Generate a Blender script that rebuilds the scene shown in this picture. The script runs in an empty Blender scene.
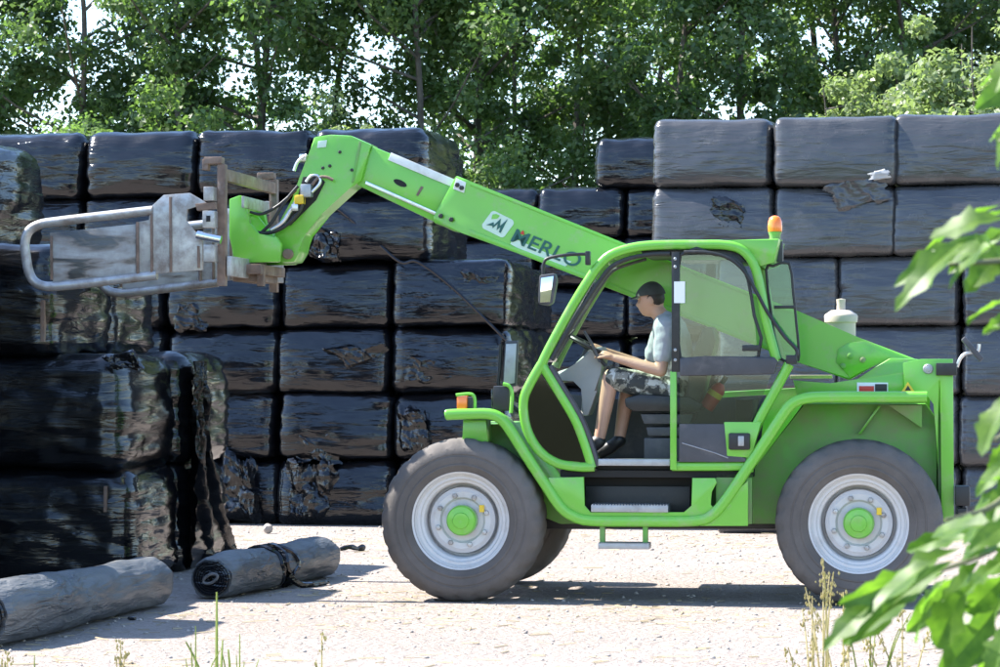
import bpy, bmesh, math, random
import numpy as np
from mathutils import Vector, Matrix, noise

R = math.radians
SC = bpy.context.scene
COL = SC.collection
random.seed(7)

# ------------------------------------------------------------------ camera
F = 2940.0                      # focal length in photo pixels (photo 1000 x 667)
CAMZ = 1.69
PITCH = math.atan(33.5 / F)
cd = bpy.data.cameras.new("camera")
cam = bpy.data.objects.new("camera", cd)
COL.objects.link(cam)
cam.location = (0, 0, CAMZ)
cam.rotation_euler = (R(90) + PITCH, 0, 0)
cd.sensor_width = 36.0
cd.lens = F / 1000 * 36
cd.clip_start = 0.2
cd.clip_end = 2000
cd.dof.use_dof = True
cd.dof.focus_distance = 21.2
cd.dof.aperture_fstop = 10.5
SC.camera = cam

# ------------------------------------------------------------------ world, sun, exposure
SUN = Vector((-0.62, 0.16, 0.77)).normalized()
w = bpy.data.worlds.new("World")
SC.world = w
w.use_nodes = True
nt = w.node_tree
nt.nodes.clear()
out = nt.nodes.new("ShaderNodeOutputWorld")
bg = nt.nodes.new("ShaderNodeBackground")
sky = nt.nodes.new("ShaderNodeTexSky")
sky.sky_type = 'NISHITA'
sky.sun_disc = False
sky.sun_elevation = math.asin(SUN.z)
sky.sun_rotation = math.atan2(SUN.x, SUN.y)
sky.air_density = 1.0
sky.dust_density = 0.35
sky.ozone_density = 3.5
bg.inputs[1].default_value = 0.13
nt.links.new(sky.outputs[0], bg.inputs[0])
nt.links.new(bg.outputs[0], out.inputs[0])
sd = bpy.data.lights.new("sun", 'SUN')
sd.energy = 4.6
sd.angle = R(0.5)
sd.color = (1.0, 0.955, 0.88)
so = bpy.data.objects.new("sun", sd)
so.rotation_euler = (-SUN).to_track_quat('-Z', 'Y').to_euler()
so.location = (0, 0, 30)
COL.objects.link(so)
SC.view_settings.view_transform = 'Standard'
SC.view_settings.look = 'None'
SC.view_settings.exposure = 1.86
SC.view_settings.gamma = 1.0
SC.view_settings.use_curve_mapping = False

# ------------------------------------------------------------------ pixel helpers
def ray(px, py):
    dx = (px - 500) / F
    dz = -(py - 333.5) / F
    c, s = math.cos(PITCH), math.sin(PITCH)
    return Vector((dx, c - dz * s, s + dz * c))

def at(px, py, d):
    r = ray(px, py)
    return Vector((0, 0, CAMZ)) + r * (d / r.y)

def ground(px, py):
    r = ray(px, py)
    return Vector((0, 0, CAMZ)) + r * (-CAMZ / r.z)

class Frame:
    """a yawed local frame standing on the ground; px() meets the ray with the local plane Y = y"""
    def __init__(self, loc, yaw):
        self.M = Matrix.Translation(loc) @ Matrix.Rotation(yaw, 4, 'Z')
        self.I = self.M.inverted()
        self.loc, self.yaw = Vector(loc), yaw
    def px(self, x, y, Y=0.0):
        o = self.I @ Vector((0, 0, CAMZ))
        d = self.I.to_3x3() @ ray(x, y)
        return o + d * ((Y - o.y) / d.y)

# ------------------------------------------------------------------ materials
def N(t, kind, **kw):
    n = t.nodes.new(kind)
    for k, v in kw.items():
        setattr(n, k, v)
    return n

def inp(n, name, v):
    n.inputs[name].default_value = v

def base_mat(name):
    m = bpy.data.materials.new(name)
    m.use_nodes = True
    t = m.node_tree
    t.nodes.clear()
    o = N(t, "ShaderNodeOutputMaterial")
    p = N(t, "ShaderNodeBsdfPrincipled")
    t.links.new(p.outputs[0], o.inputs[0])
    return m, t, p, o

def coords(t, scale=(1, 1, 1), rot=(0, 0, 0), rnd=True):
    tc = N(t, "ShaderNodeTexCoord")
    mp = N(t, "ShaderNodeMapping")
    inp(mp, 'Scale', scale)
    inp(mp, 'Rotation', rot)
    if rnd:
        oi = N(t, "ShaderNodeObjectInfo")
        ml = N(t, "ShaderNodeMath", operation='MULTIPLY')
        ml.inputs[1].default_value = 37.0
        t.links.new(oi.outputs['Random'], ml.inputs[0])
        va = N(t, "ShaderNodeVectorMath", operation='ADD')
        t.links.new(tc.outputs['Object'], va.inputs[0])
        t.links.new(ml.outputs[0], va.inputs[1])
        t.links.new(va.outputs[0], mp.inputs['Vector'])
    else:
        t.links.new(tc.outputs['Object'], mp.inputs['Vector'])
    return mp.outputs[0]

def nz(t, vec, scale, detail=4, rough=0.55, dist=0.0):
    n = N(t, "ShaderNodeTexNoise")
    inp(n, 'Scale', scale); inp(n, 'Detail', detail); inp(n, 'Roughness', rough); inp(n, 'Distortion', dist)
    t.links.new(vec, n.inputs['Vector'])
    return n.outputs[0]

def ramp(t, fac, stops):
    r = N(t, "ShaderNodeValToRGB")
    e = r.color_ramp.elements
    e[0].position, e[0].color = stops[0][0], (*stops[0][1], 1)
    e[1].position, e[1].color = stops[1][0], (*stops[1][1], 1)
    for p, c in stops[2:]:
        k = e.new(p); k.color = (*c, 1)
    t.links.new(fac, r.inputs[0])
    return r.outputs[0]

def mixc(t, fac, a, b, blend='MIX'):
    m = N(t, "ShaderNodeMix", data_type='RGBA', blend_type=blend)
    for sock, v in ((m.inputs[0], fac), (m.inputs[6], a), (m.inputs[7], b)):
        if hasattr(v, 'links'):
            t.links.new(v, sock)
        elif isinstance(v, (int, float)):
            sock.default_value = v
        else:
            sock.default_value = (*v, 1)
    return m.outputs[2]

def fmath(t, op, a, b=0.0, clamp=False):
    m = N(t, "ShaderNodeMath", operation=op)
    m.use_clamp = clamp
    for i, v in enumerate((a, b)):
        if hasattr(v, 'links'):
            t.links.new(v, m.inputs[i])
        else:
            m.inputs[i].default_value = v
    return m.outputs[0]

def bump(t, h, strength, dist=0.01, nrm=None):
    b = N(t, "ShaderNodeBump")
    inp(b, 'Strength', strength); inp(b, 'Distance', dist)
    t.links.new(h, b.inputs['Height'])
    if nrm:
        t.links.new(nrm, b.inputs['Normal'])
    return b.outputs[0]

def pbr(name, col, rough=0.5, metal=0.0, var=0.12, vscale=3.0, dirt=None, damt=0.0, dscale=4.0, bmp=0.0, bscale=60.0, coat=0.0, spec=0.5):
    m, t, p, o = base_mat(name)
    v = coords(t)
    n = nz(t, v, vscale, 5)
    dark = tuple(c * (1 - var) for c in col)
    lite = tuple(min(1, c * (1 + var)) for c in col)
    c = ramp(t, n, [(0.3, dark), (0.7, lite)])
    if dirt:
        d = nz(t, v, dscale, 8, 0.68)
        f = ramp(t, d, [(0.62 - damt * 0.5, (0, 0, 0)), (0.86 - damt * 0.4, (1, 1, 1))])
        f2 = fmath(t, 'MULTIPLY', f, min(1.0, 0.35 + damt))
        c = mixc(t, f2, c, dirt)
        r = fmath(t, 'MULTIPLY_ADD', f2, 0.4)
        r.node.inputs[2].default_value = rough
        t.links.new(r, p.inputs['Roughness'])
    else:
        inp(p, 'Roughness', rough)
    t.links.new(c, p.inputs['Base Color'])
    inp(p, 'Metallic', metal)
    inp(p, 'Specular IOR Level', spec)
    if coat:
        inp(p, 'Coat Weight', coat); inp(p, 'Coat Roughness', 0.12)
    if bmp:
        t.links.new(bump(t, nz(t, v, bscale, 6), bmp, 0.01), p.inputs['Normal'])
    return m

def film_mat(name, lo, hi, rough, crk=1.0, dust=(0.2, 0.19, 0.18), damt=0.1, spec=0.62):
    """black stretch film: wrapped streaks along the bale, slanting pleats, fine crackle"""
    m, t, p, o = base_mat(name)
    v1 = coords(t, (0.9, 0.9, 7.0), (0, R(6), 0))
    v2 = coords(t, (1.6, 1.6, 9.0), (0, R(-24), R(10)))
    v3 = coords(t)
    h1 = nz(t, v1, 2.2, 4, 0.5, 0.7)
    h2 = nz(t, v2, 1.6, 3, 0.5, 0.5)
    h2b = ramp(t, h2, [(0.46, (0, 0, 0)), (0.56, (1, 1, 1))])
    h3 = nz(t, v3, 26.0, 6, 0.65)
    patch = ramp(t, nz(t, v3, 1.1, 3), [(0.42, (0, 0, 0)), (0.62, (1, 1, 1))])
    hh = fmath(t, 'MULTIPLY', fmath(t, 'MULTIPLY', h2b, patch), 0.35)
    hs = fmath(t, 'ADD', fmath(t, 'MULTIPLY', h1, 1.0), hh)
    hs = fmath(t, 'ADD', hs, fmath(t, 'MULTIPLY', h3, 0.025))
    t.links.new(bump(t, hs, 0.55 * crk, 0.03), p.inputs['Normal'])
    c = ramp(t, nz(t, v1, 3.0, 5), [(0.3, lo), (0.72, hi)])
    d = ramp(t, nz(t, v3, 2.3, 9, 0.7), [(0.56 - damt, (0, 0, 0)), (0.8 - damt, (1, 1, 1))])
    df = fmath(t, 'MULTIPLY', d, 0.25 + damt)
    c = mixc(t, df, c, dust)
    t.links.new(c, p.inputs['Base Color'])
    r = fmath(t, 'MULTIPLY_ADD', nz(t, v3, 3.4, 6), 0.22)
    r.node.inputs[2].default_value = rough - 0.11
    t.links.new(fmath(t, 'ADD', r, fmath(t, 'MULTIPLY', df, 0.5)), p.inputs['Roughness'])
    inp(p, 'Specular IOR Level', spec)
    return m

def leaf_mat(name, a, b, trans=0.45, rough=0.42, nscale=0.55):
    m, t, p, o = base_mat(name)
    v = coords(t)
    c = ramp(t, nz(t, v, nscale, 6, 0.7), [(0.32, a), (0.68, b)])
    t.links.new(c, p.inputs['Base Color'])
    inp(p, 'Roughness', rough)
    inp(p, 'Specular IOR Level', 0.55)
    tr = N(t, "ShaderNodeBsdfTranslucent")
    t.links.new(mixc(t, 1.0, c, (1.55, 1.78, 0.92), 'MULTIPLY'), tr.inputs[0])
    mx = N(t, "ShaderNodeMixShader")
    mx.inputs[0].default_value = trans
    t.links.new(p.outputs[0], mx.inputs[1]); t.links.new(tr.outputs[0], mx.inputs[2])
    t.links.new(mx.outputs[0], o.inputs[0])
    return m

def glass_mat(name, tint, dust=0.1, dustcol=(0.5, 0.52, 0.5), dscale=3.0):
    m, t, p, o = base_mat(name)
    t.nodes.remove(p)
    tr = N(t, "ShaderNodeBsdfTransparent"); tr.inputs[0].default_value = (*tint, 1)
    gl = N(t, "ShaderNodeBsdfGlossy"); gl.inputs['Roughness'].default_value = 0.03
    df = N(t, "ShaderNodeBsdfDiffuse"); df.inputs[0].default_value = (*dustcol, 1)
    fr = N(t, "ShaderNodeFresnel"); fr.inputs[0].default_value = 1.5
    v = coords(t, (1, 1, 0.35))
    f = fmath(t, 'MULTIPLY', ramp(t, nz(t, v, dscale, 8, 0.7), [(0.3, (0.3, 0.3, 0.3)), (0.75, (1, 1, 1))]), dust)
    m1 = N(t, "ShaderNodeMixShader"); m2 = N(t, "ShaderNodeMixShader")
    t.links.new(f, m1.inputs[0]); t.links.new(tr.outputs[0], m1.inputs[1]); t.links.new(df.outputs[0], m1.inputs[2])
    t.links.new(fmath(t, 'MULTIPLY', fr.outputs[0], 1.3), m2.inputs[0])
    t.links.new(m1.outputs[0], m2.inputs[1]); t.links.new(gl.outputs[0], m2.inputs[2])
    t.links.new(m2.outputs[0], o.inputs[0])
    return m

def ground_mat(name, cols, scale, stones=True):
    m, t, p, o = base_mat(name)
    v = coords(t, rnd=False)
    big = nz(t, v, 0.35, 5, 0.6)
    mid = nz(t, v, 5.0, 8, 0.7)
    fine = nz(t, v, scale, 4, 0.7)
    c = ramp(t, mid, [(0.3, cols[0]), (0.62, cols[1])])
    c = mixc(t, fmath(t, 'MULTIPLY', ramp(t, big, [(0.42, (0, 0, 0)), (0.6, (1, 1, 1))]), 0.6), c, cols[2])
    vo = N(t, "ShaderNodeTexVoronoi"); inp(vo, 'Scale', scale * 0.55)
    t.links.new(v, vo.inputs['Vector'])
    c = mixc(t, 0.35, c, ramp(t, fine, [(0.35, tuple(x * 0.55 for x in cols[0])), (0.65, tuple(min(1, x * 1.25) for x in cols[1]))]))
    t.links.new(c, p.inputs['Base Color'])
    inp(p, 'Roughness', 0.9); inp(p, 'Specular IOR Level', 0.25)
    h = fmath(t, 'ADD', fmath(t, 'MULTIPLY', vo.outputs['Distance'], -0.6), fine)
    h = fmath(t, 'ADD', h, fmath(t, 'MULTIPLY', mid, 1.2))
    t.links.new(bump(t, h, 1.0, 0.035), p.inputs['Normal'])
    return m

def plaid_mat(name):
    m, t, p, o = base_mat(name)
    v = coords(t, rnd=False)
    n = nz(t, v, 17.0, 3, 0.5, 0.6)
    c = ramp(t, n, [(0.40, (0.045, 0.047, 0.045)), (0.47, (0.22, 0.21, 0.18)), (0.58, (0.5, 0.49, 0.45))])
    c.node.color_ramp.interpolation = 'CONSTANT'
    t.links.new(c, p.inputs['Base Color']); inp(p, 'Roughness', 0.85)
    return m

DUST = (0.36, 0.31, 0.25)
MT = dict(
    green=pbr('green_paint', (0.155, 0.475, 0.045), 0.28, 0, 0.09, 1.2, DUST, 0.17, 7.0, coat=0.35),
    greend=pbr('dusty_shaded_green_paint', (0.11, 0.38, 0.04), 0.42, 0, 0.15, 1.5, (0.27, 0.225, 0.17), 0.42, 2.5),  # the green darkened in colour for shaded parts, plus real dust
    rubber=pbr('tyre_rubber', (0.068, 0.060, 0.055), 0.72, 0, 0.10, 6, (0.14, 0.125, 0.115), 0.6, 1.4, 0.25, 55),
    rim=pbr('rim_grey_paint', (0.56, 0.55, 0.545), 0.36, 0, 0.06, 5, (0.30, 0.25, 0.20), 0.22, 5.0),
    black=pbr('black_plastic', (0.016, 0.016, 0.017), 0.45, 0, 0.2, 8, (0.12, 0.11, 0.10), 0.14, 6),
    dark=pbr('dark_grey_plastic', (0.055, 0.055, 0.062), 0.55, 0, 0.15, 8, (0.2, 0.18, 0.17), 0.18, 6),
    matblack=pbr('matt_black_lining', (0.012, 0.012, 0.012), 0.8),
    steel=pbr('bright_steel', (0.62, 0.63, 0.65), 0.28, 0.9, 0.12, 9, (0.3, 0.22, 0.15), 0.15, 8),
    alu=pbr('dull_aluminium', (0.36, 0.37, 0.38), 0.42, 0.6, 0.12, 12, (0.25, 0.22, 0.2), 0.2, 14, 0.2, 90),
    worn=pbr('worn_grey_paint', (0.42, 0.415, 0.41), 0.32, 0.45, 0.2, 4, (0.17, 0.115, 0.08), 0.42, 7.5, 0.15, 40),
    polished=None,
    rust=pbr('rusty_steel', (0.19, 0.125, 0.092), 0.7, 0.2, 0.35, 9, (0.36, 0.33, 0.31), 0.25, 6, 0.35, 70),
    chrome=pbr('chromed_rod', (0.8, 0.8, 0.8), 0.12, 1.0, 0.03),
    white=pbr('off_white_paint', (0.72, 0.71, 0.68), 0.45, 0, 0.08, 8, (0.35, 0.3, 0.25), 0.25, 7),
    cream=pbr('cream_plastic', (0.44, 0.38, 0.31), 0.6, 0, 0.08, 6, (0.35, 0.3, 0.25), 0.2, 7),
    sticker=pbr('white_sticker', (0.8, 0.8, 0.79), 0.5, 0, 0.02),
    teal=pbr('dark_teal_lettering', (0.012, 0.10, 0.085), 0.45, 0, 0.05),
    pale=pbr('pale_green_decal', (0.58, 0.70, 0.58), 0.4, 0, 0.08, 6),
    red=pbr('red_print', (0.55, 0.03, 0.02), 0.4, 0, 0.05),
    yellow=pbr('yellow_print', (0.75, 0.50, 0.03), 0.4, 0, 0.05),
    orange=pbr('orange_lens', (0.95, 0.20, 0.02), 0.2, 0, 0.05, coat=0.5),
    console=pbr('pale_grey_console', (0.27, 0.275, 0.27), 0.55, 0, 0.1, 7, DUST, 0.2, 6),
    glass=glass_mat('cab_glass', (0.82, 0.95, 0.87), 0.05, (0.40, 0.46, 0.42)),
    glassd=glass_mat('smoked_glass', (0.74, 0.82, 0.77), 0.035, (0.30, 0.30, 0.30)),
    glassk=glass_mat('black_glass', (0.25, 0.27, 0.26), 0.008, (0.2, 0.2, 0.2)),
    glassg=glass_mat('green_tinted_glass', (0.55, 0.85, 0.66), 0.2, (0.24, 0.46, 0.34)),
    mirror=pbr('mirror_glass', (0.75, 0.78, 0.8), 0.05, 1.0, 0.02),
    film=film_mat('black_bale_film', (0.003, 0.0035, 0.005), (0.007, 0.008, 0.011), 0.15, 0.8, (0.06, 0.06, 0.06), -0.03, 0.6),
    film_near=film_mat('wrinkled_black_film', (0.002, 0.0023, 0.003), (0.005, 0.0056, 0.0075), 0.17, 0.6, (0.05, 0.05, 0.05), -0.05, 0.6),
    film_hazed=film_mat('haze_tinted_black_film', (0.036, 0.037, 0.040), (0.056, 0.056, 0.059), 0.24, 0.7, (0.14, 0.135, 0.13), 0.04, 0.7),  # greyer base colour paints a pale flare veil onto the film
    film_grey=film_mat('grey_silage_sheet', (0.045, 0.049, 0.054), (0.10, 0.105, 0.11), 0.40, 1.6, (0.20, 0.195, 0.18), 0.12),
    film_pale=film_mat('pale_torn_film', (0.3, 0.3, 0.3), (0.5, 0.5, 0.49), 0.4, 1.0),
    skin=pbr('skin', (0.52, 0.29, 0.20), 0.5, 0, 0.08, 9),
    shirt=pbr('light_blue_grey_cotton', (0.37, 0.37, 0.39), 0.9, 0, 0.06, 20, bmp=0.3, bscale=90),
    cap=pbr('dark_grey_cotton_cap', (0.045, 0.046, 0.042), 0.85, 0, 0.15, 25),
    hair=pbr('dark_brown_hair', (0.03, 0.02, 0.014), 0.6),
    shorts=plaid_mat('camouflage_cotton'),
    bark=pbr('grey_bark', (0.10, 0.085, 0.07), 0.9, 0, 0.35, 7, (0.2, 0.2, 0.17), 0.2, 5, 0.5, 30),
    twig=pbr('green_brown_twig', (0.13, 0.13, 0.06), 0.7, 0, 0.2),
    leaf_a=leaf_mat('poplar_foliage', (0.065, 0.115, 0.04), (0.16, 0.235, 0.085), 0.46),
    leaf_b=leaf_mat('alder_foliage', (0.05, 0.095, 0.036), (0.12, 0.185, 0.07), 0.46),
    leaf_c=leaf_mat('pale_willow_foliage', (0.15, 0.20, 0.095), (0.25, 0.30, 0.16), 0.4),
    leaf_n=leaf_mat('broad_leaf', (0.05, 0.115, 0.018), (0.14, 0.235, 0.03), 0.58, 0.45, 3.5),
    grass=leaf_mat('verge_grass', (0.16, 0.20, 0.05), (0.34, 0.36, 0.12), 0.45, 0.5, 1.5),
    straw=leaf_mat('dry_stem', (0.36, 0.29, 0.16), (0.55, 0.45, 0.27), 0.35, 0.7, 2),
    gravel=ground_mat('pale_gravel', [(0.26, 0.22, 0.19), (0.43, 0.37, 0.33), (0.29, 0.24, 0.205)], 34),
    soil=ground_mat('grassy_soil', [(0.05, 0.06, 0.025), (0.10, 0.11, 0.045), (0.11, 0.095, 0.05)], 25),
    straw_dry=pbr('chopped_straw', (0.30, 0.24, 0.15), 0.8, 0, 0.4, 2),
    stone=pbr('pale_stone', (0.34, 0.30, 0.265), 0.85, 0, 0.35, 3),
)

def polished_mat():
    # clamp plate: grey paint rubbed through to dark, shiny steel in long smears, rust at their rims
    m, t, p, o = base_mat('rubbed_clamp_plate')
    v = coords(t, (1.2, 1.2, 4.5), (0, R(6), 0))
    v3 = coords(t)
    n = nz(t, v, 1.9, 4, 0.5, 0.5)
    paint = ramp(t, nz(t, v3, 6, 7, 0.65), [(0.35, (0.26, 0.25, 0.24)), (0.65, (0.42, 0.42, 0.41))])
    rub = ramp(t, n, [(0.60, (0, 0, 0)), (0.66, (1, 1, 1))])
    rim_ = ramp(t, n, [(0.50, (0, 0, 0)), (0.63, (0.9, 0.9, 0.9))])
    c = mixc(t, rim_, paint, (0.19, 0.15, 0.12))
    c = mixc(t, rub, c, (0.09, 0.092, 0.095))
    t.links.new(c, p.inputs['Base Color'])
    t.links.new(fmath(t, 'MULTIPLY', rub, 0.6), p.inputs['Metallic'])
    r = fmath(t, 'MULTIPLY_ADD', rub, -0.2); r.node.inputs[2].default_value = 0.55
    t.links.new(r, p.inputs['Roughness'])
    t.links.new(bump(t, nz(t, v, 2.5, 5), 0.35, 0.03), p.inputs['Normal'])
    return m
MT['polished'] = polished_mat()

# ------------------------------------------------------------------ mesh helpers
def finish(me, smooth=True, ang=38):
    if smooth and len(me.polygons):
        me.polygons.foreach_set('use_smooth', [True] * len(me.polygons))
        me.set_sharp_from_angle(angle=R(ang))
    me.update()
    return me

def link(name, me, parent=None, mat=None):
    o = bpy.data.objects.new(name, me)
    COL.objects.link(o)
    if parent is not None:
        o.parent = parent
    if mat is not None and me is not None and not me.materials:
        me.materials.append(MT[mat] if isinstance(mat, str) else mat)
    return o

def bobj(name, bm, mat, parent=None, smooth=True, ang=38):
    bmesh.ops.recalc_face_normals(bm, faces=bm.faces)
    me = bpy.data.meshes.new(name)
    bm.to_mesh(me)
    bm.free()
    return link(name, finish(me, smooth, ang), parent, mat)

def tag(o, label, cat=None, group=None, kind=None):
    if label: o['label'] = label
    if cat: o['category'] = cat
    if group: o['group'] = group
    if kind: o['kind'] = kind
    return o

def empty(name, loc, yaw=0):
    o = bpy.data.objects.new(name, None)
    o.empty_display_size = 0.2
    COL.objects.link(o)
    o.location = loc
    o.rotation_euler = (0, 0, yaw)
    return o

def add_box(bm, a, b, bev=0.0):
    a, b = Vector(a), Vector(b)
    vs = [bm.verts.new((x, y, z)) for x in (a.x, b.x) for y in (a.y, b.y) for z in (a.z, b.z)]
    fs = [(0, 1, 3, 2), (4, 6, 7, 5), (0, 4, 5, 1), (2, 3, 7, 6), (0, 2, 6, 4), (1, 5, 7, 3)]
    faces = [bm.faces.new([vs[i] for i in f]) for f in fs]
    if bev:
        es = list({e for f in faces for e in f.edges})
        bmesh.ops.bevel(bm, geom=es, offset=bev, segments=2, affect='EDGES', profile=0.6)

def add_prism(bm, pts, y0, y1, bev=0.0):
    """pts: local (x, z) outline, extruded along local Y"""
    n = len(pts)
    a = [bm.verts.new((p[0], y0, p[1])) for p in pts]
    b = [bm.verts.new((p[0], y1, p[1])) for p in pts]
    faces = [bm.faces.new(a), bm.faces.new(b[::-1])]
    for i in range(n):
        j = (i + 1) % n
        faces.append(bm.faces.new((a[i], b[i], b[j], a[j])))
    if bev:
        es = list({e for f in faces for e in f.edges})
        bmesh.ops.bevel(bm, geom=es, offset=bev, segments=2, affect='EDGES', profile=0.6, clamp_overlap=True)

def catmull(pts, k=6, closed=False):
    pts = [Vector(p) for p in pts]
    n = len(pts)
    res = []
    rng = n if closed else n - 1
    for i in range(rng):
        p0 = pts[(i - 1) % n] if closed or i > 0 else pts[0]
        p1, p2 = pts[i], pts[(i + 1) % n]
        p3 = pts[(i + 2) % n] if closed or i + 2 < n else pts[-1]
        for j in range(k):
            t = j / k
            res.append(0.5 * ((2 * p1) + (-p0 + p2) * t + (2 * p0 - 5 * p1 + 4 * p2 - p3) * t * t + (-p0 + 3 * p1 - 3 * p2 + p3) * t ** 3))
    if not closed:
        res.append(pts[-1])
    return res

def add_tube(bm, path, r, seg=10, closed=False):
    """r number or list of radii"""
    path = [Vector(p) for p in path]
    n = len(path)
    rr = r if isinstance(r, (list, tuple)) else [r] * n
    rings = []
    up = None
    for i, p in enumerate(path):
        if closed:
            t = (path[(i + 1) % n] - path[i - 1]).normalized()
        else:
            t = (path[min(n - 1, i + 1)] - path[max(0, i - 1)]).normalized()
        if up is None:
            up = Vector((0, 1, 0)) if abs(t.y) < 0.9 else Vector((1, 0, 0))
        u = (up - t * up.dot(t)).normalized()
        up = u
        v = t.cross(u)
        rings.append([bm.verts.new(p + (u * math.cos(2 * math.pi * k / seg) + v * math.sin(2 * math.pi * k / seg)) * rr[i]) for k in range(seg)])
    for i in range(n if closed else n - 1):
        A, B = rings[i], rings[(i + 1) % n]
        for k in range(seg):
            bm.faces.new((A[k], A[(k + 1) % seg], B[(k + 1) % seg], B[k]))
    if not closed:
        bm.faces.new(rings[0][::-1]); bm.faces.new(rings[-1])

def add_band(bm, path, wid, y0, y1, ch=0.012, closed=False, tip=0):
    """rounded-rectangular bar following an (x, z) path, spanning local Y y0..y1"""
    pts = [Vector((p[0], 0, p[1])) for p in path]
    n = len(pts)
    rings = []
    for i in range(n):
        if closed:
            d1 = (pts[i] - pts[i - 1]).normalized(); d2 = (pts[(i + 1) % n] - pts[i]).normalized()
        else:
            d1 = (pts[i] - pts[max(0, i - 1)]); d2 = (pts[min(n - 1, i + 1)] - pts[i])
            d1 = d1.normalized() if d1.length > 1e-9 else d2.normalized()
            d2 = d2.normalized() if d2.length > 1e-9 else d1
        t = (d1 + d2).normalized()
        nrm = Vector((-t.z, 0, t.x))
        k = 1 / max(0.5, nrm.dot(Vector((-d1.z, 0, d1.x))))
        tp = math.sqrt(max(0.0, 1 - (1 - (i + 0.25) / tip) ** 2)) if i < tip else 1.0
        h = max(ch * 1.02, wid / 2 * tp)
        prof = []
        for (sx, sy) in ((1, 0), (1, 1), (-1, 1), (-1, 0)):
            yy = y1 if sy else y0
            iy = -ch if sy else ch
            corner = [(sx * (h - ch), yy), (sx * (h - 0.3 * ch), yy + 0.3 * iy), (sx * h, yy + iy)]
            if (sx == 1) == (sy == 1):
                corner = corner[::-1]
            prof += corner
        rings.append([bm.verts.new(pts[i] + nrm * (a * k) + Vector((0, b, 0))) for a, b in prof])
    m = len(rings[0])
    for i in range(n if closed else n - 1):
        A, B = rings[i], rings[(i + 1) % n]
        for k in range(m):
            bm.faces.new((A[k], A[(k + 1) % m], B[(k + 1) % m], B[k]))
    if not closed:
        bm.faces.new(rings[0][::-1]); bm.faces.new(rings[-1])

def add_lathe(bm, prof, seg=48, axis='Y', org=(0, 0, 0), fn=None, cap0=False, cap1=False):
    """prof: list of (axial, radius)"""
    org = Vector(org)
    rings = []
    for a, r in prof:
        ring = []
        for k in range(seg):
            th = 2 * math.pi * k / seg
            rr = fn(a, r, th) if fn else r
            c, s = math.cos(th) * rr, math.sin(th) * rr
            ring.append(bm.verts.new(org + (Vector((c, a, s)) if axis == 'Y' else Vector((c, s, a)) if axis == 'Z' else Vector((a, c, s)))))
        rings.append(ring)
    for A, B in zip(rings, rings[1:]):
        for k in range(seg):
            bm.faces.new((A[k], A[(k + 1) % seg], B[(k + 1) % seg], B[k]))
    if cap0: bm.faces.new(rings[0][::-1])
    if cap1: bm.faces.new(rings[-1])

def raw_mesh(name, verts, faces_flat, nper):
    """fast mesh from numpy arrays, all faces with nper corners"""
    me = bpy.data.meshes.new(name)
    nv, nf = len(verts), len(faces_flat) // nper
    me.vertices.add(nv); me.vertices.foreach_set('co', np.asarray(verts, dtype=np.float32).ravel())
    me.loops.add(nf * nper); me.loops.foreach_set('vertex_index', np.asarray(faces_flat, dtype=np.int32))
    me.polygons.add(nf)
    me.polygons.foreach_set('loop_start', np.arange(0, nf * nper, nper, dtype=np.int32))
    me.update(calc_edges=True)
    me.validate()
    return me

# ------------------------------------------------------------------ ground
bm = bmesh.new()
bmesh.ops.create_grid(bm, x_segments=8, y_segments=8, size=400)
g = bobj('ground', bm, 'soil', smooth=False); g['kind'] = 'structure'
bm = bmesh.new()
rng = random.Random(3)
edge = [(-40, 15.2)] + [(-20 + 40 * i / 60, 15.1 + rng.uniform(-0.35, 0.35)) for i in range(61)] + [(40, 15.2), (40, 50), (-40, 50)]
vs = [bm.verts.new((x, y, 0.004)) for x, y in edge]
bm.faces.new(vs)
bmesh.ops.triangulate(bm, faces=bm.faces)
g = bobj('gravel_yard', bm, 'gravel', smooth=False); g['kind'] = 'structure'

def stones(name, n, rmin, rmax, box, seed, lab):
    rg = np.random.default_rng(seed)
    ico = bmesh.new(); bmesh.ops.create_icosphere(ico, subdivisions=1, radius=1)
    bv = np.array([v.co[:] for v in ico.verts]); bf = np.array([[v.index for v in f.verts] for f in ico.faces]); ico.free()
    V, Fc = [], []
    for i in range(n):
        s = rmin + (rmax - rmin) * rg.random() ** 3
        sc = s * rg.uniform(0.6, 1.3, 3) * np.array([1, 1, 0.65])
        a = rg.random() * 6.28
        rot = np.array([[math.cos(a), -math.sin(a), 0], [math.sin(a), math.cos(a), 0], [0, 0, 1]])
        p = np.array([rg.uniform(box[0], box[1]), rg.uniform(box[2], box[3]), 0.004 + sc[2] * 0.3])
        V.append((bv * (1 + rg.uniform(-0.18, 0.18, (len(bv), 1))) * sc) @ rot.T + p)
        Fc.append(bf + i * len(bv))
    me = raw_mesh(name, np.concatenate(V), np.concatenate(Fc).ravel(), 3)
    o = link(name, me, None, 'stone')
    tag(o, lab, 'gravel', kind='stuff')
stones('loose_gravel', 3600, 0.005, 0.020, (-5, 5.5, 15.5, 31), 5, 'loose pale stones scattered over the gravel yard')

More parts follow.
